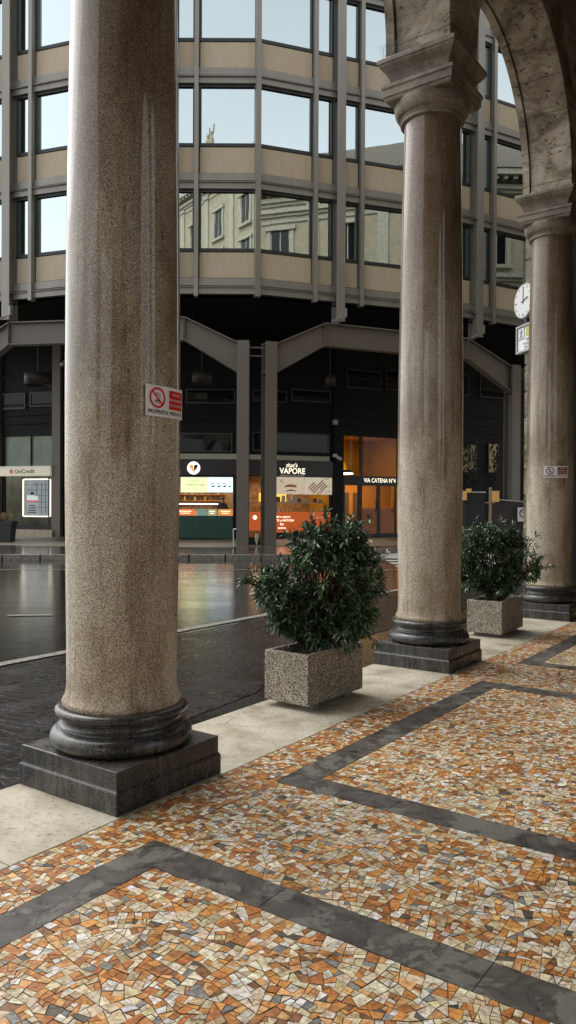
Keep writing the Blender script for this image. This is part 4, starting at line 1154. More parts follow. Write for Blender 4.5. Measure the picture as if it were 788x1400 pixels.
for (u0, u1, mt, nm, lb_) in ((248, 284.5, 'menug', 'lime', 'glowing lime-green menu board over the juice counter'), (285.5, 318.5, 'menuw', 'white', 'glowing pale blue menu board with green drawings over the juice counter')):
    a_, b_, c_0, c_1 = rect('C', u0, 653, u1, 673)
    r_ = T3('C', 'menu_board', lb_, 'menu board', (a_ + b_) / 2, 0, (c_0 + c_1) / 2, 'lit menu boards over the juice counter'); w = b_ - a_; h = c_1 - c_0
    m = MB(); m.box((0, -.10, 0), (w, .10, h)); m.build('lit_panel', M[mt], r_)
    m = MB()
    for c, dd in (((0, -.10, h / 2 + .015), (w + .03, .12, .03)), ((0, -.10, -h / 2 - .015), (w + .03, .12, .03))): m.box(c, dd)
    m.build('frame', M['alu'], r_)
    if nm == 'lime':
        put_text(r_, 'SCHISCETTE STORE', .095, .05, -.153, 0, M['inkd'], .002); put_text(r_, '- juice bar -', .06, .05, -.153, -.2, M['inkd'], .001)
        m = MB(); m.box((0, -.153, .2), (.5, .004, .012)); m.box((0, -.153, .15), (.35, .004, .012)); m.build('print', M['inkg'], r_)
    else:
        for i, x in enumerate((-.34, -.08, .17, .40)):
            m = MB(); rr = .085 if i < 3 else .05
            vs = [(x + rr * math.cos(q / 12 * 6.283), -.153, -.02 + rr * math.sin(q / 12 * 6.283)) for q in range(12)] + [(x + rr * .72 * math.cos(q / 12 * 6.283), -.153, -.02 + rr * .72 * math.sin(q / 12 * 6.283)) for q in range(12)]
            m.add(vs, [(q, (q + 1) % 12, 12 + (q + 1) % 12, 12 + q) for q in range(12)])
            m.box((x + .02, -.154, -.07), (.08, .004, .08)); m.box((x - .01, -.154, .07), (.05, .004, .03)); m.build('drawing', M['inkg'], r_)
# round drop logo
a_, zz = hit('C', 265.5, 640)
r_ = T3('C', 'round_sign', 'round white sign with one orange and one black drop', 'sign', a_, 0, zz)
m = MB(); m.add([(.29 * math.cos(i / 32 * 6.2832), -.16, .29 * math.sin(i / 32 * 6.2832)) for i in range(32)] + [(.29 * math.cos(i / 32 * 6.2832), -.10, .29 * math.sin(i / 32 * 6.2832)) for i in range(32)],
              [tuple(range(32)), tuple(range(32, 64))[::-1]] + [(i, (i + 1) % 32, 32 + (i + 1) % 32, 32 + i) for i in range(32)])
m.build('disc', simple('lit_white_disc', (.8, .8, .76), .4, emit=(1, .97, .9), es=.55), r_)
def drop(sg, mt, nm):
    m = MB(); tip = Vector((0, 0, -.19)); c = Vector((sg * .10, 0, .07)); rr = .085; pts = []
    ax = (c - tip).normalized(); pn = Vector((ax.z, 0, -ax.x))
    pts.append(tip)
    for i in range(13):
        t = math.pi * (i / 12) ; pts.append(c + pn * rr * math.cos(t) + ax * rr * math.sin(t))
    m.add([(p.x, -.164, p.z) for p in pts], [tuple(range(len(pts)))]); m.build(nm, mt, r_)
drop(-1, simple('orange_print', (.62, .26, .03), .4, emit=(.8, .33, .03), es=.5), 'orange_drop'); drop(1, M['black'], 'black_drop')
# things on the bar
yb = .25
cnt = MB(); cnt.box(((x0 + x1) / 2, .42, zc_ - .03), (x1 - x0 - .05, .34, .05)); cnt.build('counter_top', simple('pale_counter', (.5, .45, .38), .4), off_b, M=OB @ FMW('C'))
m = MB(); zq = hit('C', 280, 689)[1]; xa = x0 + .05; xb = hit('C', 297, 689)[0]
m.box(((xa + xb) / 2, .45, zq), (xb - xa, .05, .05)); lamp = m.build('tube_light', M['lampw'], None, M=FMW('C')); tag(lamp, 'thin glowing tube light over the juice counter', 'lamp')
rg = random.Random(4)
for i, u in enumerate((249, 253, 258, 262, 267, 271, 275, 280, 284, 289, 310, 314)):
    xx = hit('C', u, 690)[0]; hgt = rg.uniform(.14, .30); cc = rg.choice([(.6, .3, .06), (.7, .5, .1), (.25, .1, .03), (.15, .3, .08), (.6, .55, .45)])
    r_ = T3('C', 'juice_jar', ['tall amber', 'squat golden', 'dark brown', 'green', 'pale', 'slim'][i % 6] + ' jar on the juice counter, number %d from the left end' % (i + 1), 'jar', xx, .38 + .06 * (i % 2), zc_ - .004, 'jars standing on the juice counter')
    m = MB(); q = rg.uniform(.05, .075); m.lathe([(q * .9, 0), (q, .02), (q, hgt * .7), (q * .6, hgt * .85), (q * .6, hgt)], (0, 0, 0), 12); m.build('glass_body', simple('jar_%d' % i, cc, .2, emit=cc, es=.25), r_)
    m = MB(); m.lathe([(q * .65, hgt), (q * .65, hgt + .03)], (0, 0, 0), 12); m.build('lid', M['blackm'], r_)
for i, (zz_, n_) in enumerate(((1.75, 9), (2.05, 7))):
    m = MB(); m.box(((x0 + x1) / 2, 2.4, zz_), (x1 - x0 - .2, .3, .04)); m.build('back_shelf', M['lobbywood'], off_b, M=OB @ FMW('C'))
    for j in range(n_):
        xx = x0 + .8 + (x1 - x0 - 1.2) * (j + .5) / n_
        m = MB(); hh = rg.uniform(.10, .2); m.lathe([(.05, 0), (.055, hh * .6), (.03, hh), (.03, hh + .04)], (xx, 2.36, zz_ + .022), 10); cc = rg.choice([(.5, .28, .06), (.6, .5, .3), (.1, .06, .04), (.3, .12, .04)])
        o = m.build('bottle', simple('bottle_%d_%d' % (i, j), cc, .3), None, M=FMW('C')); tag(o, 'small bottle on the %s back shelf of the juice bar' % ('lower' if i == 0 else 'upper'), 'bottle', 'bottles on the %s back shelf of the juice bar' % ('lower' if i == 0 else 'upper'))
# person behind the counter
def make_person(loc, rz):
    r_ = thing('person', 'person in dark clothes and cap working behind the juice counter, seen above it', 'person', loc, rz)
    J = dict(pel=(0, 0, .95, .15), wa=(0, 0, 1.10, .13), ch=(0, -.02, 1.32, .165), ne=(0, -.01, 1.50, .06), hd=(0, -.02, 1.60, .09), ht=(0, -.01, 1.69, .10),
             ls=(-.17, -.01, 1.43, .07), le=(-.24, -.06, 1.17, .05), lw=(-.20, -.28, 1.10, .035), lh=(-.19, -.36, 1.10, .03), rs=(.17, -.01, 1.43, .07), re=(.24, -.06, 1.17, .05), rw=(.20, -.28, 1.10, .035), rh=(.19, -.36, 1.10, .03),
             lhp=(-.09, 0, .90, .10), lk=(-.10, -.01, .50, .065), la=(-.10, .02, .09, .045), lt=(-.10, -.14, .04, .04), rhp=(.09, 0, .90, .10), rk=(.10, -.01, .50, .065), ra=(.10, .02, .09, .045), rtt=(.10, -.14, .04, .04))
    E_ = [('pel', 'wa'), ('wa', 'ch'), ('ch', 'ne'), ('ne', 'hd'), ('hd', 'ht'), ('ch', 'ls'), ('ls', 'le'), ('le', 'lw'), ('lw', 'lh'), ('ch', 'rs'), ('rs', 're'), ('re', 'rw'), ('rw', 'rh'), ('pel', 'lhp'), ('lhp', 'lk'), ('lk', 'la'), ('la', 'lt'), ('pel', 'rhp'), ('rhp', 'rk'), ('rk', 'ra'), ('ra', 'rtt')]
    ks = list(J); me = bpy.data.meshes.new('body'); me.from_pydata([J[q][:3] for q in ks], [(ks.index(a), ks.index(b)) for a, b in E_], [])
    o = bpy.data.objects.new('body', me); COL.objects.link(o); o.parent = r_
    md = o.modifiers.new('skin', 'SKIN'); sv = me.skin_vertices[0].data
    for i, q in enumerate(ks): sv[i].radius = (J[q][3], J[q][3] * (.75 if q in ('pel', 'wa', 'ch') else 1)); sv[i].use_root = q == 'pel'
    o.modifiers.new('sub', 'SUBSURF').levels = 2; o.modifiers['sub'].render_levels = 2
    me.materials.append(simple('dark_clothes', (.02, .022, .03), .8))
    m = MB(); m.lathe([(.098, 0), (.105, .03), (.10, .08), (.06, .115), (.01, .12)], (0, -.01, 1.66), 20); m.box((0, -.12, 1.675), (.15, .09, .012)); m.build('cap', M['black'], r_)
    m = MB(); m.lathe([(.02, -.085), (.06, -.07), (.082, -.02), (.085, .03), (.07, .07)], (0, -.045, 1.60), 18); m.box((0, -.135, 1.60), (.02, .03, .03)); m.build('face', simple('skin', (.42, .25, .17), .6), r_)
    m = MB()
    for hx in (-.19, .19):
        for f in range(4): m.tube([(hx - .03 + .02 * f, -.38, 1.10), (hx - .03 + .02 * f, -.43, 1.09), (hx - .03 + .02 * f, -.45, 1.065)], .009, 5)
        m.tube([(hx + (.035 if hx < 0 else -.035), -.36, 1.10), (hx + (.055 if hx < 0 else -.055), -.40, 1.08)], .01, 5)
    m.build('fingers', simple('skin_hands', (.42, .25, .17), .6), r_)
make_person(FMW('C') @ Vector((hit('C', 302, 690)[0], 1.0, .14)), 0)

# food shop (middle right)
x0, x1, z0, z1 = vp
room('R', vp, 2.6, M['shopwall'], M['drypave'])
area_light('R', (x0 + x1) / 2, 1.4, z1 - .15, 3.0, 1.2, 14, (1, .80, .5))
zo0, zo1 = hit('R', 400, 728)[1], hit('R', 400, 700)[1]; zph0, zph1 = hit('R', 410, 676)[1], hit('R', 410, 652.5)[1]
wbox('R', x0 + .02, x1 - .02, z0, zo0 - .01, .05, .28, 'counter_base', M['blackm'])
m = MB(); m.box(((x0 + x1) / 2, .16, (zo0 + zo1) / 2), (x1 - x0 - .04, .24, zo1 - zo0)); m.build('orange_counter', M['orange'], off_b, M=OB @ FMW('R'))
r_ = T3('R', 'counter_lettering', 'white advertising lettering on the orange counter of the food shop', 'lettering', 0, 0, 0)
cxx = hit('R', 386, 710)[0]
for i, t in enumerate(('Piatti a vapore', 'GUSTO e NATURA', 'Bio', 'vegano')): put_text(r_, t, .14, cxx, .03, zo1 - .22 - .17 * i, M['cream'], .003)
xo = hit('R', 349, 705)[0]
m = MB(); m.add([(xo + .10 * math.cos(i / 20 * 6.2832), .028, zo1 - .25 + .10 * math.sin(i / 20 * 6.2832)) for i in range(20)], [tuple(range(20))]); m.build('white_dot', M['cream'], r_)
# food photographs above
def mat_food(nm, c1, c2, c3, sc_):
    g = N(nm); n = g.noise(sc_, 4, .6, g.map((1, 1, 2.2), rot=(0, .6, 0)), 1.0)
    c = g.ramp(n, [(.30, c2), (.42, c3), (.75, c3)]); g.L.new(c, g.b.inputs['Emission Color']); g.b.inputs['Emission Strength'].default_value = .3
    return g.set(Base_Color=c, Roughness=.4)
for (u0, u1, nm, mt) in ((376.5, 415.5, 'lit food photograph of dark buns on a pale table above the counter', mat_food('food_print_a', (.09, .045, .02), (.38, .22, .11), (.62, .50, .38), 1.9)), (416, 453.5, 'lit food photograph of filled trays beside cutlery above the counter', mat_food('food_print_b', (.10, .05, .02), (.36, .21, .08), (.60, .53, .42), 3.2))):
    a_, b_, _, _ = rect('R', u0, 655, u1, 673)
    r_ = T3('R', 'food_photo', nm, 'photo panel', (a_ + b_) / 2, 0, (zph0 + zph1) / 2, 'lit food photographs above the orange counter'); w = b_ - a_; h = zph1 - zph0
    m = MB(); m.box((0, -.05, 0), (w - .02, .07, h)); m.build('print', mt, r_)
    m = MB()
    if 'trays' in nm:
        for q in range(2):
            for e_ in range(4): m.bar((-.50 + q * .42 + e_ * .075, -.09, -.12 - e_ * .075 + q * .10), (-.22 + q * .42 + e_ * .075, -.09, .16 - e_ * .075 + q * .10), .055, .012, up=(0, 1, 0))
    else:
        m.tube([(-.3, -.088, -.06), (-.1, -.088, .0), (.2, -.088, -.01), (.32, -.088, -.06)], [.02, .07, .07, .02], 6); m.tube([(-.2, -.088, -.26), (0, -.088, -.2), (.3, -.088, -.24)], [.02, .05, .02], 6)
    m.build('food_picture', simple('food_dark', (.16, .07, .03), .5, emit=(.22, .10, .04), es=.3), r_)
# sign board
ax0, _, az0, az1 = rect('R', 376, 630, 455, 651.5)
wbox('R', .1, x1 + .05, az0, az1, -.14, -.002, 'sign_board', M['signblack'])
wbox('C', .2, FAC['C'][2] - .1, az0, az1, -.09, -.002, 'sign_board', M['signblack'])
a_, zz = hit('R', 398.5, 643.5)
r_ = T3('R', 'shop_sign_lettering', 'cream shop name lettering on the black board over the food counter', 'sign', a_, 0, zz)
def fit_text(root, body, width, height, x, z, mat, bold, shear=0, name='lettering', y=-.150):
    vs, fs = text_verts(body, 1.0, bold, shear); w0 = max(v.x for v in vs) - min(v.x for v in vs); h0 = max(v.y for v in vs) - min(v.y for v in vs)
    cx_ = (max(v.x for v in vs) + min(v.x for v in vs)) / 2; cy_ = (max(v.y for v in vs) + min(v.y for v in vs)) / 2
    m = MB(); m.add([((v.x - cx_) * width / w0 + x, y, (v.y - cy_) * height / h0 + z) for v in vs], fs); return m.build(name, mat, root)
fit_text(r_, 'VAPORE', 1.24, .27, 0, -.02, M['cream'], .018)
fit_text(r_, "that's", .56, .20, -.02, .245, M['cream'], .012, .3)
fit_text(r_, 'NATURAL FOOD LOUNGE', 1.18, .06, 0, -.235, simple('dim_lettering', (.3, .28, .22), .5, emit=(.5, .47, .36), es=.25), .01)
# goods in the food shop
m = MB(); m.box((hit('R', 390, 682)[0], 1.9, hit('R', 390, 680)[1] + .02), (1.35, .1, .42)); o = m.build('yellow_backlit_panel', simple('yellow_light', (.8, .5, .08), .4, emit=(1, .60, .12), es=.4), None, M=FMW('R')); tag(o, 'yellow glowing panel at the back of the food shop', 'light panel')
sh = MB(); sh.box(((x0 + x1) / 2, .9, hit('R', 400, 687)[1]), (x1 - x0 - .1, .4, .04)); sh.build('glass_shelf', M['greyp'], off_b, M=OB @ FMW('R'))
zsh = hit('R', 400, 687)[1] + .022
for i, u in enumerate((379, 388, 396, 404, 411, 418, 424, 431, 440, 447)):
    xx = hit('R', u, 685)[0]; w_ = rg.uniform(.12, .24); hh = rg.uniform(.12, .30); cc = rg.choice([(.5, .4, .25), (.12, .06, .03), (.4, .45, .4), (.6, .35, .1)])
    m = MB(); m.box((xx, .9, zsh + hh / 2), (w_, .18, hh)); m.box((xx, .9, zsh + hh + .012), (w_ * .85, .16, .02))
    o = m.build('food_box', simple('food_box_%d' % i, cc, .5), None, bevel=.01, M=FMW('R')); tag(o, 'small food box standing on the shelf of the food shop', 'box', 'boxes on the food shop shelf')
for i, u in enumerate((377, 383, 389, 395, 400)):
    xx = hit('R', u, 697)[0]; m = MB(); m.lathe([(.05, 0), (.065, .16), (.065, .17)], (xx, .15, zo1 + .002), 12); o = m.build('paper_cup', simple('cup_%d' % i, rg.choice([(.6, .65, .6), (.7, .45, .15)]), .5), None, M=FMW('R')); tag(o, 'paper cup standing on the orange counter', 'cup', 'paper cups on the orange counter')

# lobby at the right
x0, x1, z0, z1 = lb
room('D', lb, 5.0, M['lobbywall'], M['drypave'])
area_light('D', (x0 + x1) / 2, 2.6, z1 + .1, 2.6, 3.0, 16, (1, .70, .24))
area_light('D', (x0 + x1) / 2, 1.6, 3.1, 2.6, 1.0, 34, (1, .66, .24))  # second, unseen light added to brighten the wood partition
for u in (507, 528):
    xx = hit('D', u, 620)[0] + .45
    l = bpy.data.lights.new('wall_washer', 'SPOT'); l.energy = 260; l.color = (1, .68, .12); l.spot_size = R(50); l.spot_blend = .8; l.shadow_soft_size = .05
    o = bpy.data.objects.new('wall_washer', l); COL.objects.link(o); o.matrix_world = FMW('D') @ Matrix.Translation((xx, 4.5, z1 + .1)) @ Matrix.Rotation(R(10), 4, 'X'); o['kind'] = 'structure'
zt0, zt1 = hit('D', 505, 664)[1], hit('D', 505, 651)[1]
xmul = hit('D', 494.5, 620)[0]; xd2 = hit('D', 518, 700)[0]
m = MB()
m.box(((x0 + x1) / 2, .05, (zt0 + zt1) / 2), (x1 - x0 - .002, .1, zt1 - zt0))
for xx, w_, za, zb2 in ((x0 + .04, .08, z0, zt0), (xmul, .12, zt1, z1), (xmul - .05, .22, z0, zt0), (xd2, .16, z0, zt0), (hit('D', 541.5, 700)[0], .10, z0, zt0), (hit('D', 545, 620)[0], .10, zt1, z1), (x1 - .04, .08, z0, zt0)):
    m.box((xx, .05, (za + zb2) / 2), (w_, .1, zb2 - za - .004))
m.box(((x0 + x1) / 2, .05, z0 + .08), (x1 - x0 - .2, .09, .16))
m.build('entrance_frame', M['blackm'], off_b, M=OB @ FMW('D'))
clear_pane('D', x0, x1, zt1, z1, 'lobby_glass')
# two doors: glass above, slatted red-brown below, and handles
for u0, u1 in ((497, 516.5), (520.5, 540)):
    a_, b_, _, _ = rect('D', u0, 700, u1, 704); zmid = hit('D', 510, 695)[1]
    m = MB()
    m.box(((a_ + b_) / 2, .055, (z0 + .17 + zmid) / 2), (b_ - a_, .05, zmid - z0 - .17))
    for i in range(9): m.box(((a_ + b_) / 2, .022, z0 + .25 + i * (zmid - z0 - .3) / 9), (b_ - a_ - .06, .02, .05))
    dr_ = m.build('entrance_door', M['doorwood'], off_b, M=OB @ FMW('D'))
    m = MB(); m.box((0, 0, 0), (b_ - a_ - .01, .02, zt0 - zmid - .02)); g = m.build('door_glass', M['clear'], dr_, M=OB @ FMW('D') @ Matrix.Translation(((a_ + b_) / 2, .055, (zt0 + zmid) / 2)))
    m = MB(); m.tube([(b_ - .12, -.02, zmid - .2), (b_ - .12, -.02, zmid + .45)], .018, 8); m.build('handle', M['blackm'], dr_, M=OB @ FMW('D'))
# inner partition of the lobby: wooden doors seen through the glass, dark openings
wbox('D', x0 - .3, x1 + .3, z0, zt0 + .3, 3.0, 3.1, 'wood_partition', M['lobbywood'])
for u0, u1 in ((503, 512), (521, 528)):
    a_, b_, _, _ = rect('D', u0, 680, u1, 690); sh_ = .35
    wbox('D', a_ + sh_, b_ + sh_ + .1, z0, hit('D', 505, 672)[1], 2.94, 2.998, 'inner_door', simple('grey_door_%d' % u0, (.10, .07, .05), .4))
wbox('D', x0 + .5, x0 + .62, hit('D', 488, 692)[1], hit('D', 488, 672)[1], 2.9, 2.99, 'strip_lamp', simple('amber_strip', (1, .7, .2), .4, emit=(1, .62, .12), es=1.5))
ax_, az_ = hit('D', 519.5, 656.8)
r_ = T3('D', 'street_name_lettering', 'cream street name and number lettering on the black bar above the doors', 'sign', ax_, 0, az_)
wd = hit('D', 541, 656)[0] - hit('D', 497.5, 656)[0]
fit_text(r_, 'VIA CATENA N\u00b04', wd, .22, 0, 0, M['cream'], .012, y=-.006)
# ring lamp
a_, zz = hit('D', 486, 648)
r_ = T3('D', 'ring_lamp', 'round lit pendant lamp hanging on cables in the lobby', 'lamp', a_, 1.6, zz + .05)
m = MB(); m.lathe([(.68, .05), (.76, .05), (.76, .18), (.68, .18), (.68, .05)], (0, 0, 0), 40, cap=False); m.build('ring', M['blackm'], r_)
m = MB(); m.lathe([(.62, .0), (.78, .0), (.78, .045), (.62, .045), (.62, .0)], (0, 0, 0), 40, cap=False); m.build('light_strip', M['lampw'], r_)
m = MB()
for i in range(3):
    t = i * 2.094 + .3; m.tube([(.72 * math.cos(t), .72 * math.sin(t), .18), (0, 0, .9)], .008, 5)
m.tube([(0, 0, .9), (0, 0, 2.15)], .01, 5); m.lathe([(.05, .86), (.07, .9), (.05, .94)], n=10); m.build('cable', M['blackm'], r_)
# cameras
for (k, u, v, lab) in (('R', 468.0, 625, 'white security camera on the dark pier left of the amber lobby'), ('L', 92, 498, 'white security camera high under the overhang, left of the biggest column'), ('R', 457, 578, 'small grey box camera high on the dark pier above the shop signs')):
    a_, zz = hit(k, u, v); a_ = min(a_, FAC[k][2] - .1)
    r_ = T3(k, 'security_camera', lab, 'camera', a_, -.22, zz, 'security cameras on the shop walls')
    if 'grey box' in lab:
        m = MB(); m.box((0, .08, 0), (.22, .20, .24)); m.build('housing', M['greyp'], r_, bevel=.02)
        m = MB(); m.lathe([(.001, .0), (.05, .01), (.05, .03)], (0, -.02, -.15), 12); m.build('dome', M['blackm'], r_); continue
    m = MB(); m.box((0, .05, .05), (.20, .12, .14)); m.build('mount', M['white'], r_, bevel=.015)
    m = MB(); m.tube([(.05, -.1, -.02), (.10, -.38, -.12)], [.075, .075], 12); m.build('housing', M['white'], r_)
    m = MB(); m.lathe([(.001, -.25), (.06, -.24), (.09, -.18), (.09, -.14)], (.09, -.2, .0), 14); m.build('dome', M['blackm'], r_)

# hanging drum lamps under the overhang
for (x, y, z, rr, lab) in ((-3.55, 31.5, 6.95, .42, 'unlit metal drum lamp hanging beside the nearest column, over the juice bar'), (-10.3, 31.6, 6.85, .55, 'unlit metal drum lamp hanging above the bank window'), (1.75, 32.3, 7.0, .22, 'narrow unlit drum lamp hanging above the food shop')):
    r_ = thing('drum_lamp', lab, 'lamp', (x, y, z), 0, 'unlit drum lamps under the overhang')
    m = MB(); m.lathe([(rr * .9, .06), (rr, .05), (rr, -.42), (rr * .93, -.42), (rr * .93, -.02), (rr * .2, .0)], n=32, cap=False); m.build('shade', simple('dark_shade', (.04, .033, .028), .5, .3), r_)
    m = MB(); m.tube([(0, 0, .0), (0, 0, 9.08 - z)], .03, 8); m.build('rod', M['blackm'], r_)
    m = MB(); m.lathe([(rr * .5, -.2), (rr * .5, -.15), (.05, -.05)], n=16); m.build('reflector', M['alu'], r_)

# ------------------------------------------------------------------ clock and plate beside the third column
ck = thing('street_clock', 'round white double-sided clock above the small sign, half hidden by the rightmost column', 'clock', (3.70, 12.0, 4.75))
dpl = Vector((.24, -.97, 0)).normalized(); npl = Vector((dpl.y, -dpl.x, 0)); 
if npl.dot(Vector((-3.6, -12, 0))) < 0: npl = -npl
MC = frame((0, 0, 0), dpl, (0, 0, 1), npl)   # x along plate, y up, z outwards towards the street
m = MB(); m.lathe([(.001, -.06), (.25, -.06), (.272, -.045), (.275, 0), (.272, .045), (.262, .06), (.25, .052), (.001, .050)], n=48, cap=False); m.build('case', M['greyp'], ck, M=MC)
m = MB(); m.lathe([(.001, .056), (.25, .056)], n=48, cap=False, smooth=False); m.build('dial', M['white'], ck, M=MC)
m = MB()
for i in range(12):
    a_ = i / 12 * 6.2832; l0 = .205 if i % 3 else .19
    m.bar((l0 * math.sin(a_), l0 * math.cos(a_), .058), (.232 * math.sin(a_), .232 * math.cos(a_), .058), .014 if i % 3 else .022, .003, up=(0, 0, 1))
m.build('hour_marks', M['inkd'], ck, M=MC)
m = MB(); m.bar((0, -.04, .062), (.005, .20, .062), .012, .003, up=(0, 0, 1)); m.build('minute_hand', M['inkd'], ck, M=MC)
m = MB(); m.bar((-.04, -.012, .066), (.14, .04, .066), .018, .003, up=(0, 0, 1)); m.build('hour_hand', M['inkd'], ck, M=MC)
m = MB(); m.bar((.27, 0, 0), (.75, 0, 0), .04, .04, up=(0, 0, 1)); m.bar((.02, -.27, 0), (.02, -.37, 0), .08, .05, up=(0, 0, 1)); m.build('bracket', M['blackm'], ck, M=MC)
sg_ = thing('projecting_sign', 'small framed street sign with a figure symbol and yellow field, under the clock', 'sign', (3.68, 12.0, 4.17))
m = MB()
for c, dd in (((.21, .20, 0), (.80, .03, .09)), ((.21, -.20, 0), (.80, .03, .09)), ((-.175, 0, 0), (.03, .37, .09)), ((.595, 0, 0), (.03, .37, .09))): m.box(c, dd)
m.build('frame', M['greyp'], sg_, M=MC)
m = MB(); m.box((.21, 0, 0), (.736, .37, .05)); m.build('plate', simple('pale_plate', (.72, .74, .72), .4), sg_, M=MC)
m = MB(); m.box((.31, .095, .027), (.46, .15, .004)); m.build('yellow_field', simple('mustard_field', (.45, .42, .10), .5), sg_, M=MC)
m = MB(); m.box((-.05, .085, .027), (.17, .19, .002)); m.build('symbol_border', M['inkd'], sg_, M=MC)
m = MB(); m.box((-.05, .085, .030), (.15, .17, .002)); m.build('symbol_ground', M['white'], sg_, M=MC)
m = MB()
m.bar((-.05, .13, .033), (-.05, .06, .033), .02, .002, up=(0, 0, 1)); m.bar((-.05, .07, .033), (-.09, .01, .033), .014, .002, up=(0, 0, 1)); m.bar((-.05, .07, .033), (-.02, .01, .033), .014, .002, up=(0, 0, 1)); m.bar((-.09, .10, .033), (-.01, .11, .033), .012, .002, up=(0, 0, 1)); m.box((-.05, .148, .033), (.022, .022, .002))
m.build('symbol_figure', M['inkd'], sg_, M=MC)
for body, sz, x, y in (('Euro', .07, .24, .13), ('Alimenti', .055, .18, -.03), ('Via Agnello 8', .058, .17, -.09), ('www.alimenti.it', .05, .20, -.145)):
    vs, fs = text_verts(body, sz, .001); m = MB(); m.add([(v.x + x, v.y + y, .034) for v in vs], fs); m.build('lettering', M['inkd'], sg_, M=MC)
m = MB(); m.bar((.60, .1, 0), (.80, .1, 0), .04, .04, up=(0, 0, 1)); m.bar((.60, -.1, 0), (.80, -.1, 0), .04, .04, up=(0, 0, 1)); m.build('bracket', M['blackm'], sg_, M=MC)

# ------------------------------------------------------------------ street bits across the road
def at(u, Y): return (u - 394) / 1049.5 * Y
# black pot at left edge
px_, py_ = at(8, 30.5), 30.5
r_ = thing('plant_pot', 'square dark grey pot at the left edge, on the pavement before the bank', 'plant pot', (px_, py_, .03))
m = MB(); square_loft(m, [(.27, 0), (.33, .74), (.36, .74), (.36, .84), (.32, .84), (.30, .76)]); m.build('pot_body', simple('dark_plastic', (.035, .040, .045), .5), r_)
r_ = thing('dry_plant', 'small dried tan plant growing in the dark grey pot', 'plant', (px_, py_, .80))
m = MB(); rg = random.Random(2)
for i in range(60):
    a_ = rg.uniform(0, 6.28); e_ = rg.uniform(.05, .32); hh = rg.uniform(.15, .42)
    m.tube([(0, 0, 0), (e_ * .5 * math.cos(a_), e_ * .5 * math.sin(a_), hh * .7), (e_ * math.cos(a_), e_ * math.sin(a_), hh)], [.008, .005, .018], 4)
m.build('stalks', simple('tan_stalks', (.34, .24, .13), .8), r_)
# things between the twin steel columns
cx_, cy_ = at(350, 29.5), 29.5
r_ = thing('wooden_crate', 'reddish brown wooden box on a black stand between the twin steel columns', 'crate', (cx_, cy_, .03))
m = MB(); m.box((0, 0, .50), (.60, .4, .05)); m.box((0, -.19, .42), (.60, .03, .24)); m.box((0, .19, .42), (.60, .03, .24)); m.box((-.285, 0, .42), (.03, .35, .24)); m.box((.285, 0, .42), (.03, .35, .24)); m.build('box', M['doorwood'], r_)
m = MB(); m.box((0, 0, .15), (.56, .36, .295)); m.build('stand', M['blackm'], r_)
r_ = thing('leaning_umbrella', 'pale folded umbrella leaning upright against the wooden box', 'umbrella', (cx_ + .06, cy_ - .30, .03))
m = MB(); m.lathe([(.01, .0), (.05, .12), (.08, .3), (.06, .42), (.02, .46)], n=10); m.build('folded_canopy', simple('pale_cloth', (.55, .45, .33), .7), r_)
m = MB(); m.tube([(0, 0, .44), (0, 0, .54), (.04, 0, .56)], .012, 6); m.build('handle', M['bark'], r_)
r_ = thing('thin_post', 'thin metal stand post at the foot of the left twin steel column', 'post', (at(319.5, 27.4), 27.4, .03))
m = MB(); m.tube([(0, 0, 0), (0, 0, .62)], .018, 8); m.build('pole', M['alu'], r_)
m = MB(); m.tube([(0, 0, .62), (.05, -.03, .68), (.10, -.03, .66)], .028, 8); m.build('head', M['alu'], r_)
m = MB(); m.lathe([(.09, 0), (.09, .02), (.02, .03)], n=14); m.build('foot', M['blackm'], r_)
# hoarding at the right
Yh = 27.6
def zat(v, Y): return EYE + (692.3 - v) * Y / 1049.5
r_ = thing('black_hoarding', 'black boxed hoarding with yellow boxes on top, behind the smaller shrub', 'hoarding', (at(650, Yh), Yh, .03))
m = MB(); m.box((-.02, .3, (zat(674, Yh)) / 2), (at(665, Yh) - at(638, Yh), .6, zat(674, Yh) - .03)); m.build('panel', simple('black_sheet', (.015, .018, .02), .6), r_)
m = MB(); m.box((-.02, .3, zat(674, Yh) + .0), (.78, .64, .03)); m.build('top_edge', M['white'], r_)
for u0, u1, v0, v1, nm, lb_ in ((628, 637, 672, 684, 'yellow_box', 'yellow glowing box at the left end of the black hoarding, by the middle column'), (672, 681, 672, 686, 'yellow_box', 'yellow glowing box right of the wooden post'), (638, 643, 669, 673.5, 'yellow_box', 'tiny pale yellow box on top of the black hoarding')):
    m = MB(); m.box((0, 0, 0), (at(u1, Yh) - at(u0, Yh), .25, zat(v0, Yh) - zat(v1, Yh))); m.box((0, 0, (zat(v0, Yh) - zat(v1, Yh)) / 2 + .01), ((at(u1, Yh) - at(u0, Yh)) * 1.08, .28, .02))
    o = m.build(nm, M['yellow'], None, bevel=.006); o.location = (at((u0 + u1) / 2, Yh), Yh - .05, zat((v0 + v1) / 2, Yh)); tag(o, lb_, 'box', 'yellow boxes about the hoarding')
m = MB(); m.box((0, 0, zat(661, Yh - 1) / 2), (.085, .085, zat(661, Yh - 1))); m.box((-.02, -.05, zat(682, Yh - 1)), (.34, .03, .04))
o = m.build('wooden_post', mat_wood('raw_wood', (.22, .15, .09), (.38, .28, .18)), None, bevel=.005); o.location = (at(670.5, Yh - 1), Yh - 1, RZ); tag(o, 'upright raw timber post rising behind the smaller shrub', 'post')
r_ = thing('dark_barrier', 'dark brown barrier wall with a pale top edge, left of the rightmost column', 'barrier', (at(698, Yh), Yh, .03))
m = MB(); xa_, xb_ = at(674, Yh) - at(698, Yh), at(745, Yh) - at(698, Yh); za_, zb_ = zat(683, Yh) - .03, zat(689, Yh) - .03
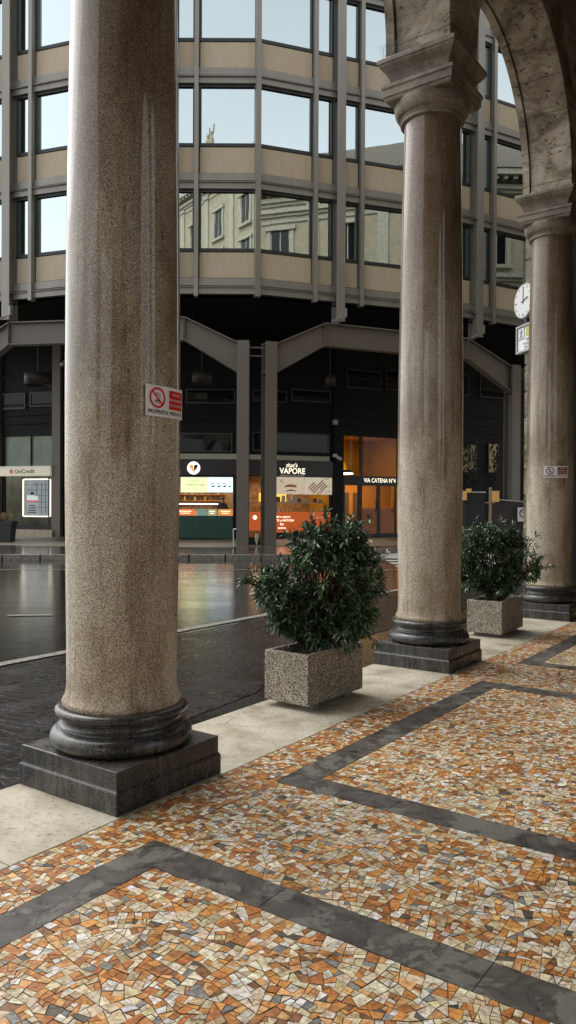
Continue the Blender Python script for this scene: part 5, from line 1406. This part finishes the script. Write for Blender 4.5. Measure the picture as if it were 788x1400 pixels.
m.hexa([(xa_, -.1, 0), (xb_, -.1, 0), (xb_, .1, 0), (xa_, .1, 0), (xa_, -.1, za_), (xb_, -.1, zb_), (xb_, .1, zb_), (xa_, .1, za_)]); m.build('panel', simple('brown_sheet', (.035, .026, .024), .6, noise=.3, scale=5), r_)
m = MB(); m.bar((xa_, 0, za_ + .02), (xb_, 0, zb_ + .02), .24, .04); m.build('top_rail', simple('pale_rail', (.4, .38, .34), .5), r_)
a_ = Vector((at(716, Yh - .25), Yh - .25, zat(703, Yh)))
r_ = thing('prohibition_sign', 'small white sign with a dark ring on the dark barrier, partly behind the rightmost column', 'sign', a_)
m = MB(); m.box((0, 0, 0), (.42, .03, .50)); m.build('plate', M['white'], r_, bevel=.004)
m = MB(); n = 24; vs = []
for i in range(n): t = i / n * 6.2832; vs += [(.16 * math.cos(t), -.018, .04 + .16 * math.sin(t)), (.115 * math.cos(t), -.018, .04 + .115 * math.sin(t))]
vs += [(-.10, -.018, .12), (-.08, -.018, .14), (.10, -.018, -.04), (.08, -.018, -.06)]
m.add(vs, [(2 * i, (2 * i + 2) % (2 * n), (2 * i + 3) % (2 * n), 2 * i + 1) for i in range(n)] + [(2 * n, 2 * n + 1, 2 * n + 2, 2 * n + 3)]); m.build('ring', simple('maroon_ring', (.16, .02, .03), .4), r_)
# lit windows with plant silhouettes deep at the right
for i, (u0, u1) in enumerate(((630, 650.5), (667, 680))):
    x0, x1, z0, z1 = rect('D', u0, 607, u1, 646)
    m = MB()
    for c, dd in (((x0, -.04, (z0 + z1) / 2), (.08, .08, z1 - z0)), ((x1, -.04, (z0 + z1) / 2), (.08, .08, z1 - z0))): m.box(c, dd)
    f = m.build('window', M['frame'], off_b, M=OB @ FMW('D'))
    m = MB(); m.box(((x0 + x1) / 2, -.03, (z0 + z1) / 2), (x1 - x0 - .08, .02, z1 - z0)); m.build('lit_pane', simple('lit_window_%d' % i, (.22, .16, .07), .4, emit=(.9, .62, .26), es=.02 if i == 0 else .05), f, M=OB @ FMW('D'))
    r_ = T3('D', 'window_plant', 'dark leafy plant silhouetted against the %s lit window far right' % ('left' if i == 0 else 'right'), 'plant', (x0 + x1) / 2, -.25, .03, 'plants before the lit windows')
    V = MB(); rg = random.Random(i + 20)
    V2 = []
    for q in range(190 if i == 0 else 90):
        px2 = rg.uniform(-(x1 - x0) * .5, (x1 - x0) * (.5 if i == 0 else .1)); pz2 = rg.uniform(z0 - .6, z1 + .1); sz = rg.uniform(.08, .18); an = rg.uniform(0, 3.14); py2 = rg.uniform(-.25, .15)
        dx_, dz_ = sz * math.cos(an), sz * math.sin(an)
        V.add([(px2 - dx_, py2, pz2 - dz_), (px2 - dz_ * .25, py2 + .02, pz2 + dx_ * .25), (px2 + dx_, py2, pz2 + dz_), (px2 + dz_ * .25, py2 - .02, pz2 - dx_ * .25)], [(0, 1, 2, 3)])
    V.build('leaves', simple('dark_leaves_%d' % i, (.015, .022, .012), .7), r_)
    m = MB()
    for q in range(4): m.tube([(0, 0, .55), (rg.uniform(-.4, .4), 0, (z0 + z1) / 2 + rg.uniform(-.4, .6))], .018, 5)
    m.build('stems', M['bark'], r_)
    m = MB(); m.lathe([(.22, 0), (.3, .55), (.26, .55)], n=16); m.build('pot', M['blackm'], r_)

# ------------------------------------------------------------------ light
w = bpy.data.worlds.new('World'); sc.world = w; w.use_nodes = True; nt = w.node_tree
bg = nt.nodes['Background']; sky = nt.nodes.new('ShaderNodeTexSky'); sky.sky_type = 'NISHITA'; sky.sun_disc = False
EL, ROT = R(55), R(-52)
sky.sun_elevation = EL; sky.sun_rotation = ROT; sky.dust_density = 3; sky.air_density = 1.0; sky.altitude = 0
hs = nt.nodes.new('ShaderNodeHueSaturation'); hs.inputs['Saturation'].default_value = .12
nt.links.new(sky.outputs[0], hs.inputs['Color']); nt.links.new(hs.outputs[0], bg.inputs['Color']); bg.inputs['Strength'].default_value = .15
sl = bpy.data.lights.new('sun', 'SUN'); sl.energy = .5; sl.angle = R(70); sl.color = (1, .97, .92)
so = bpy.data.objects.new('sun', sl); COL.objects.link(so)
dirv = Vector((math.sin(ROT) * math.cos(EL), math.cos(ROT) * math.cos(EL), math.sin(EL)))
so.rotation_euler = dirv.to_track_quat('Z', 'Y').to_euler()
vs_ = sc.view_settings; vs_.view_transform = 'Standard'; vs_.look = 'None'; vs_.gamma = 1; vs_.exposure = 1.1; vs_.use_curve_mapping = False
try:
    sc.cycles.max_bounces = 8; sc.cycles.diffuse_bounces = 4; sc.cycles.glossy_bounces = 4; sc.cycles.sample_clamp_indirect = 6
    sc.cycles.use_denoising = True
except Exception: pass
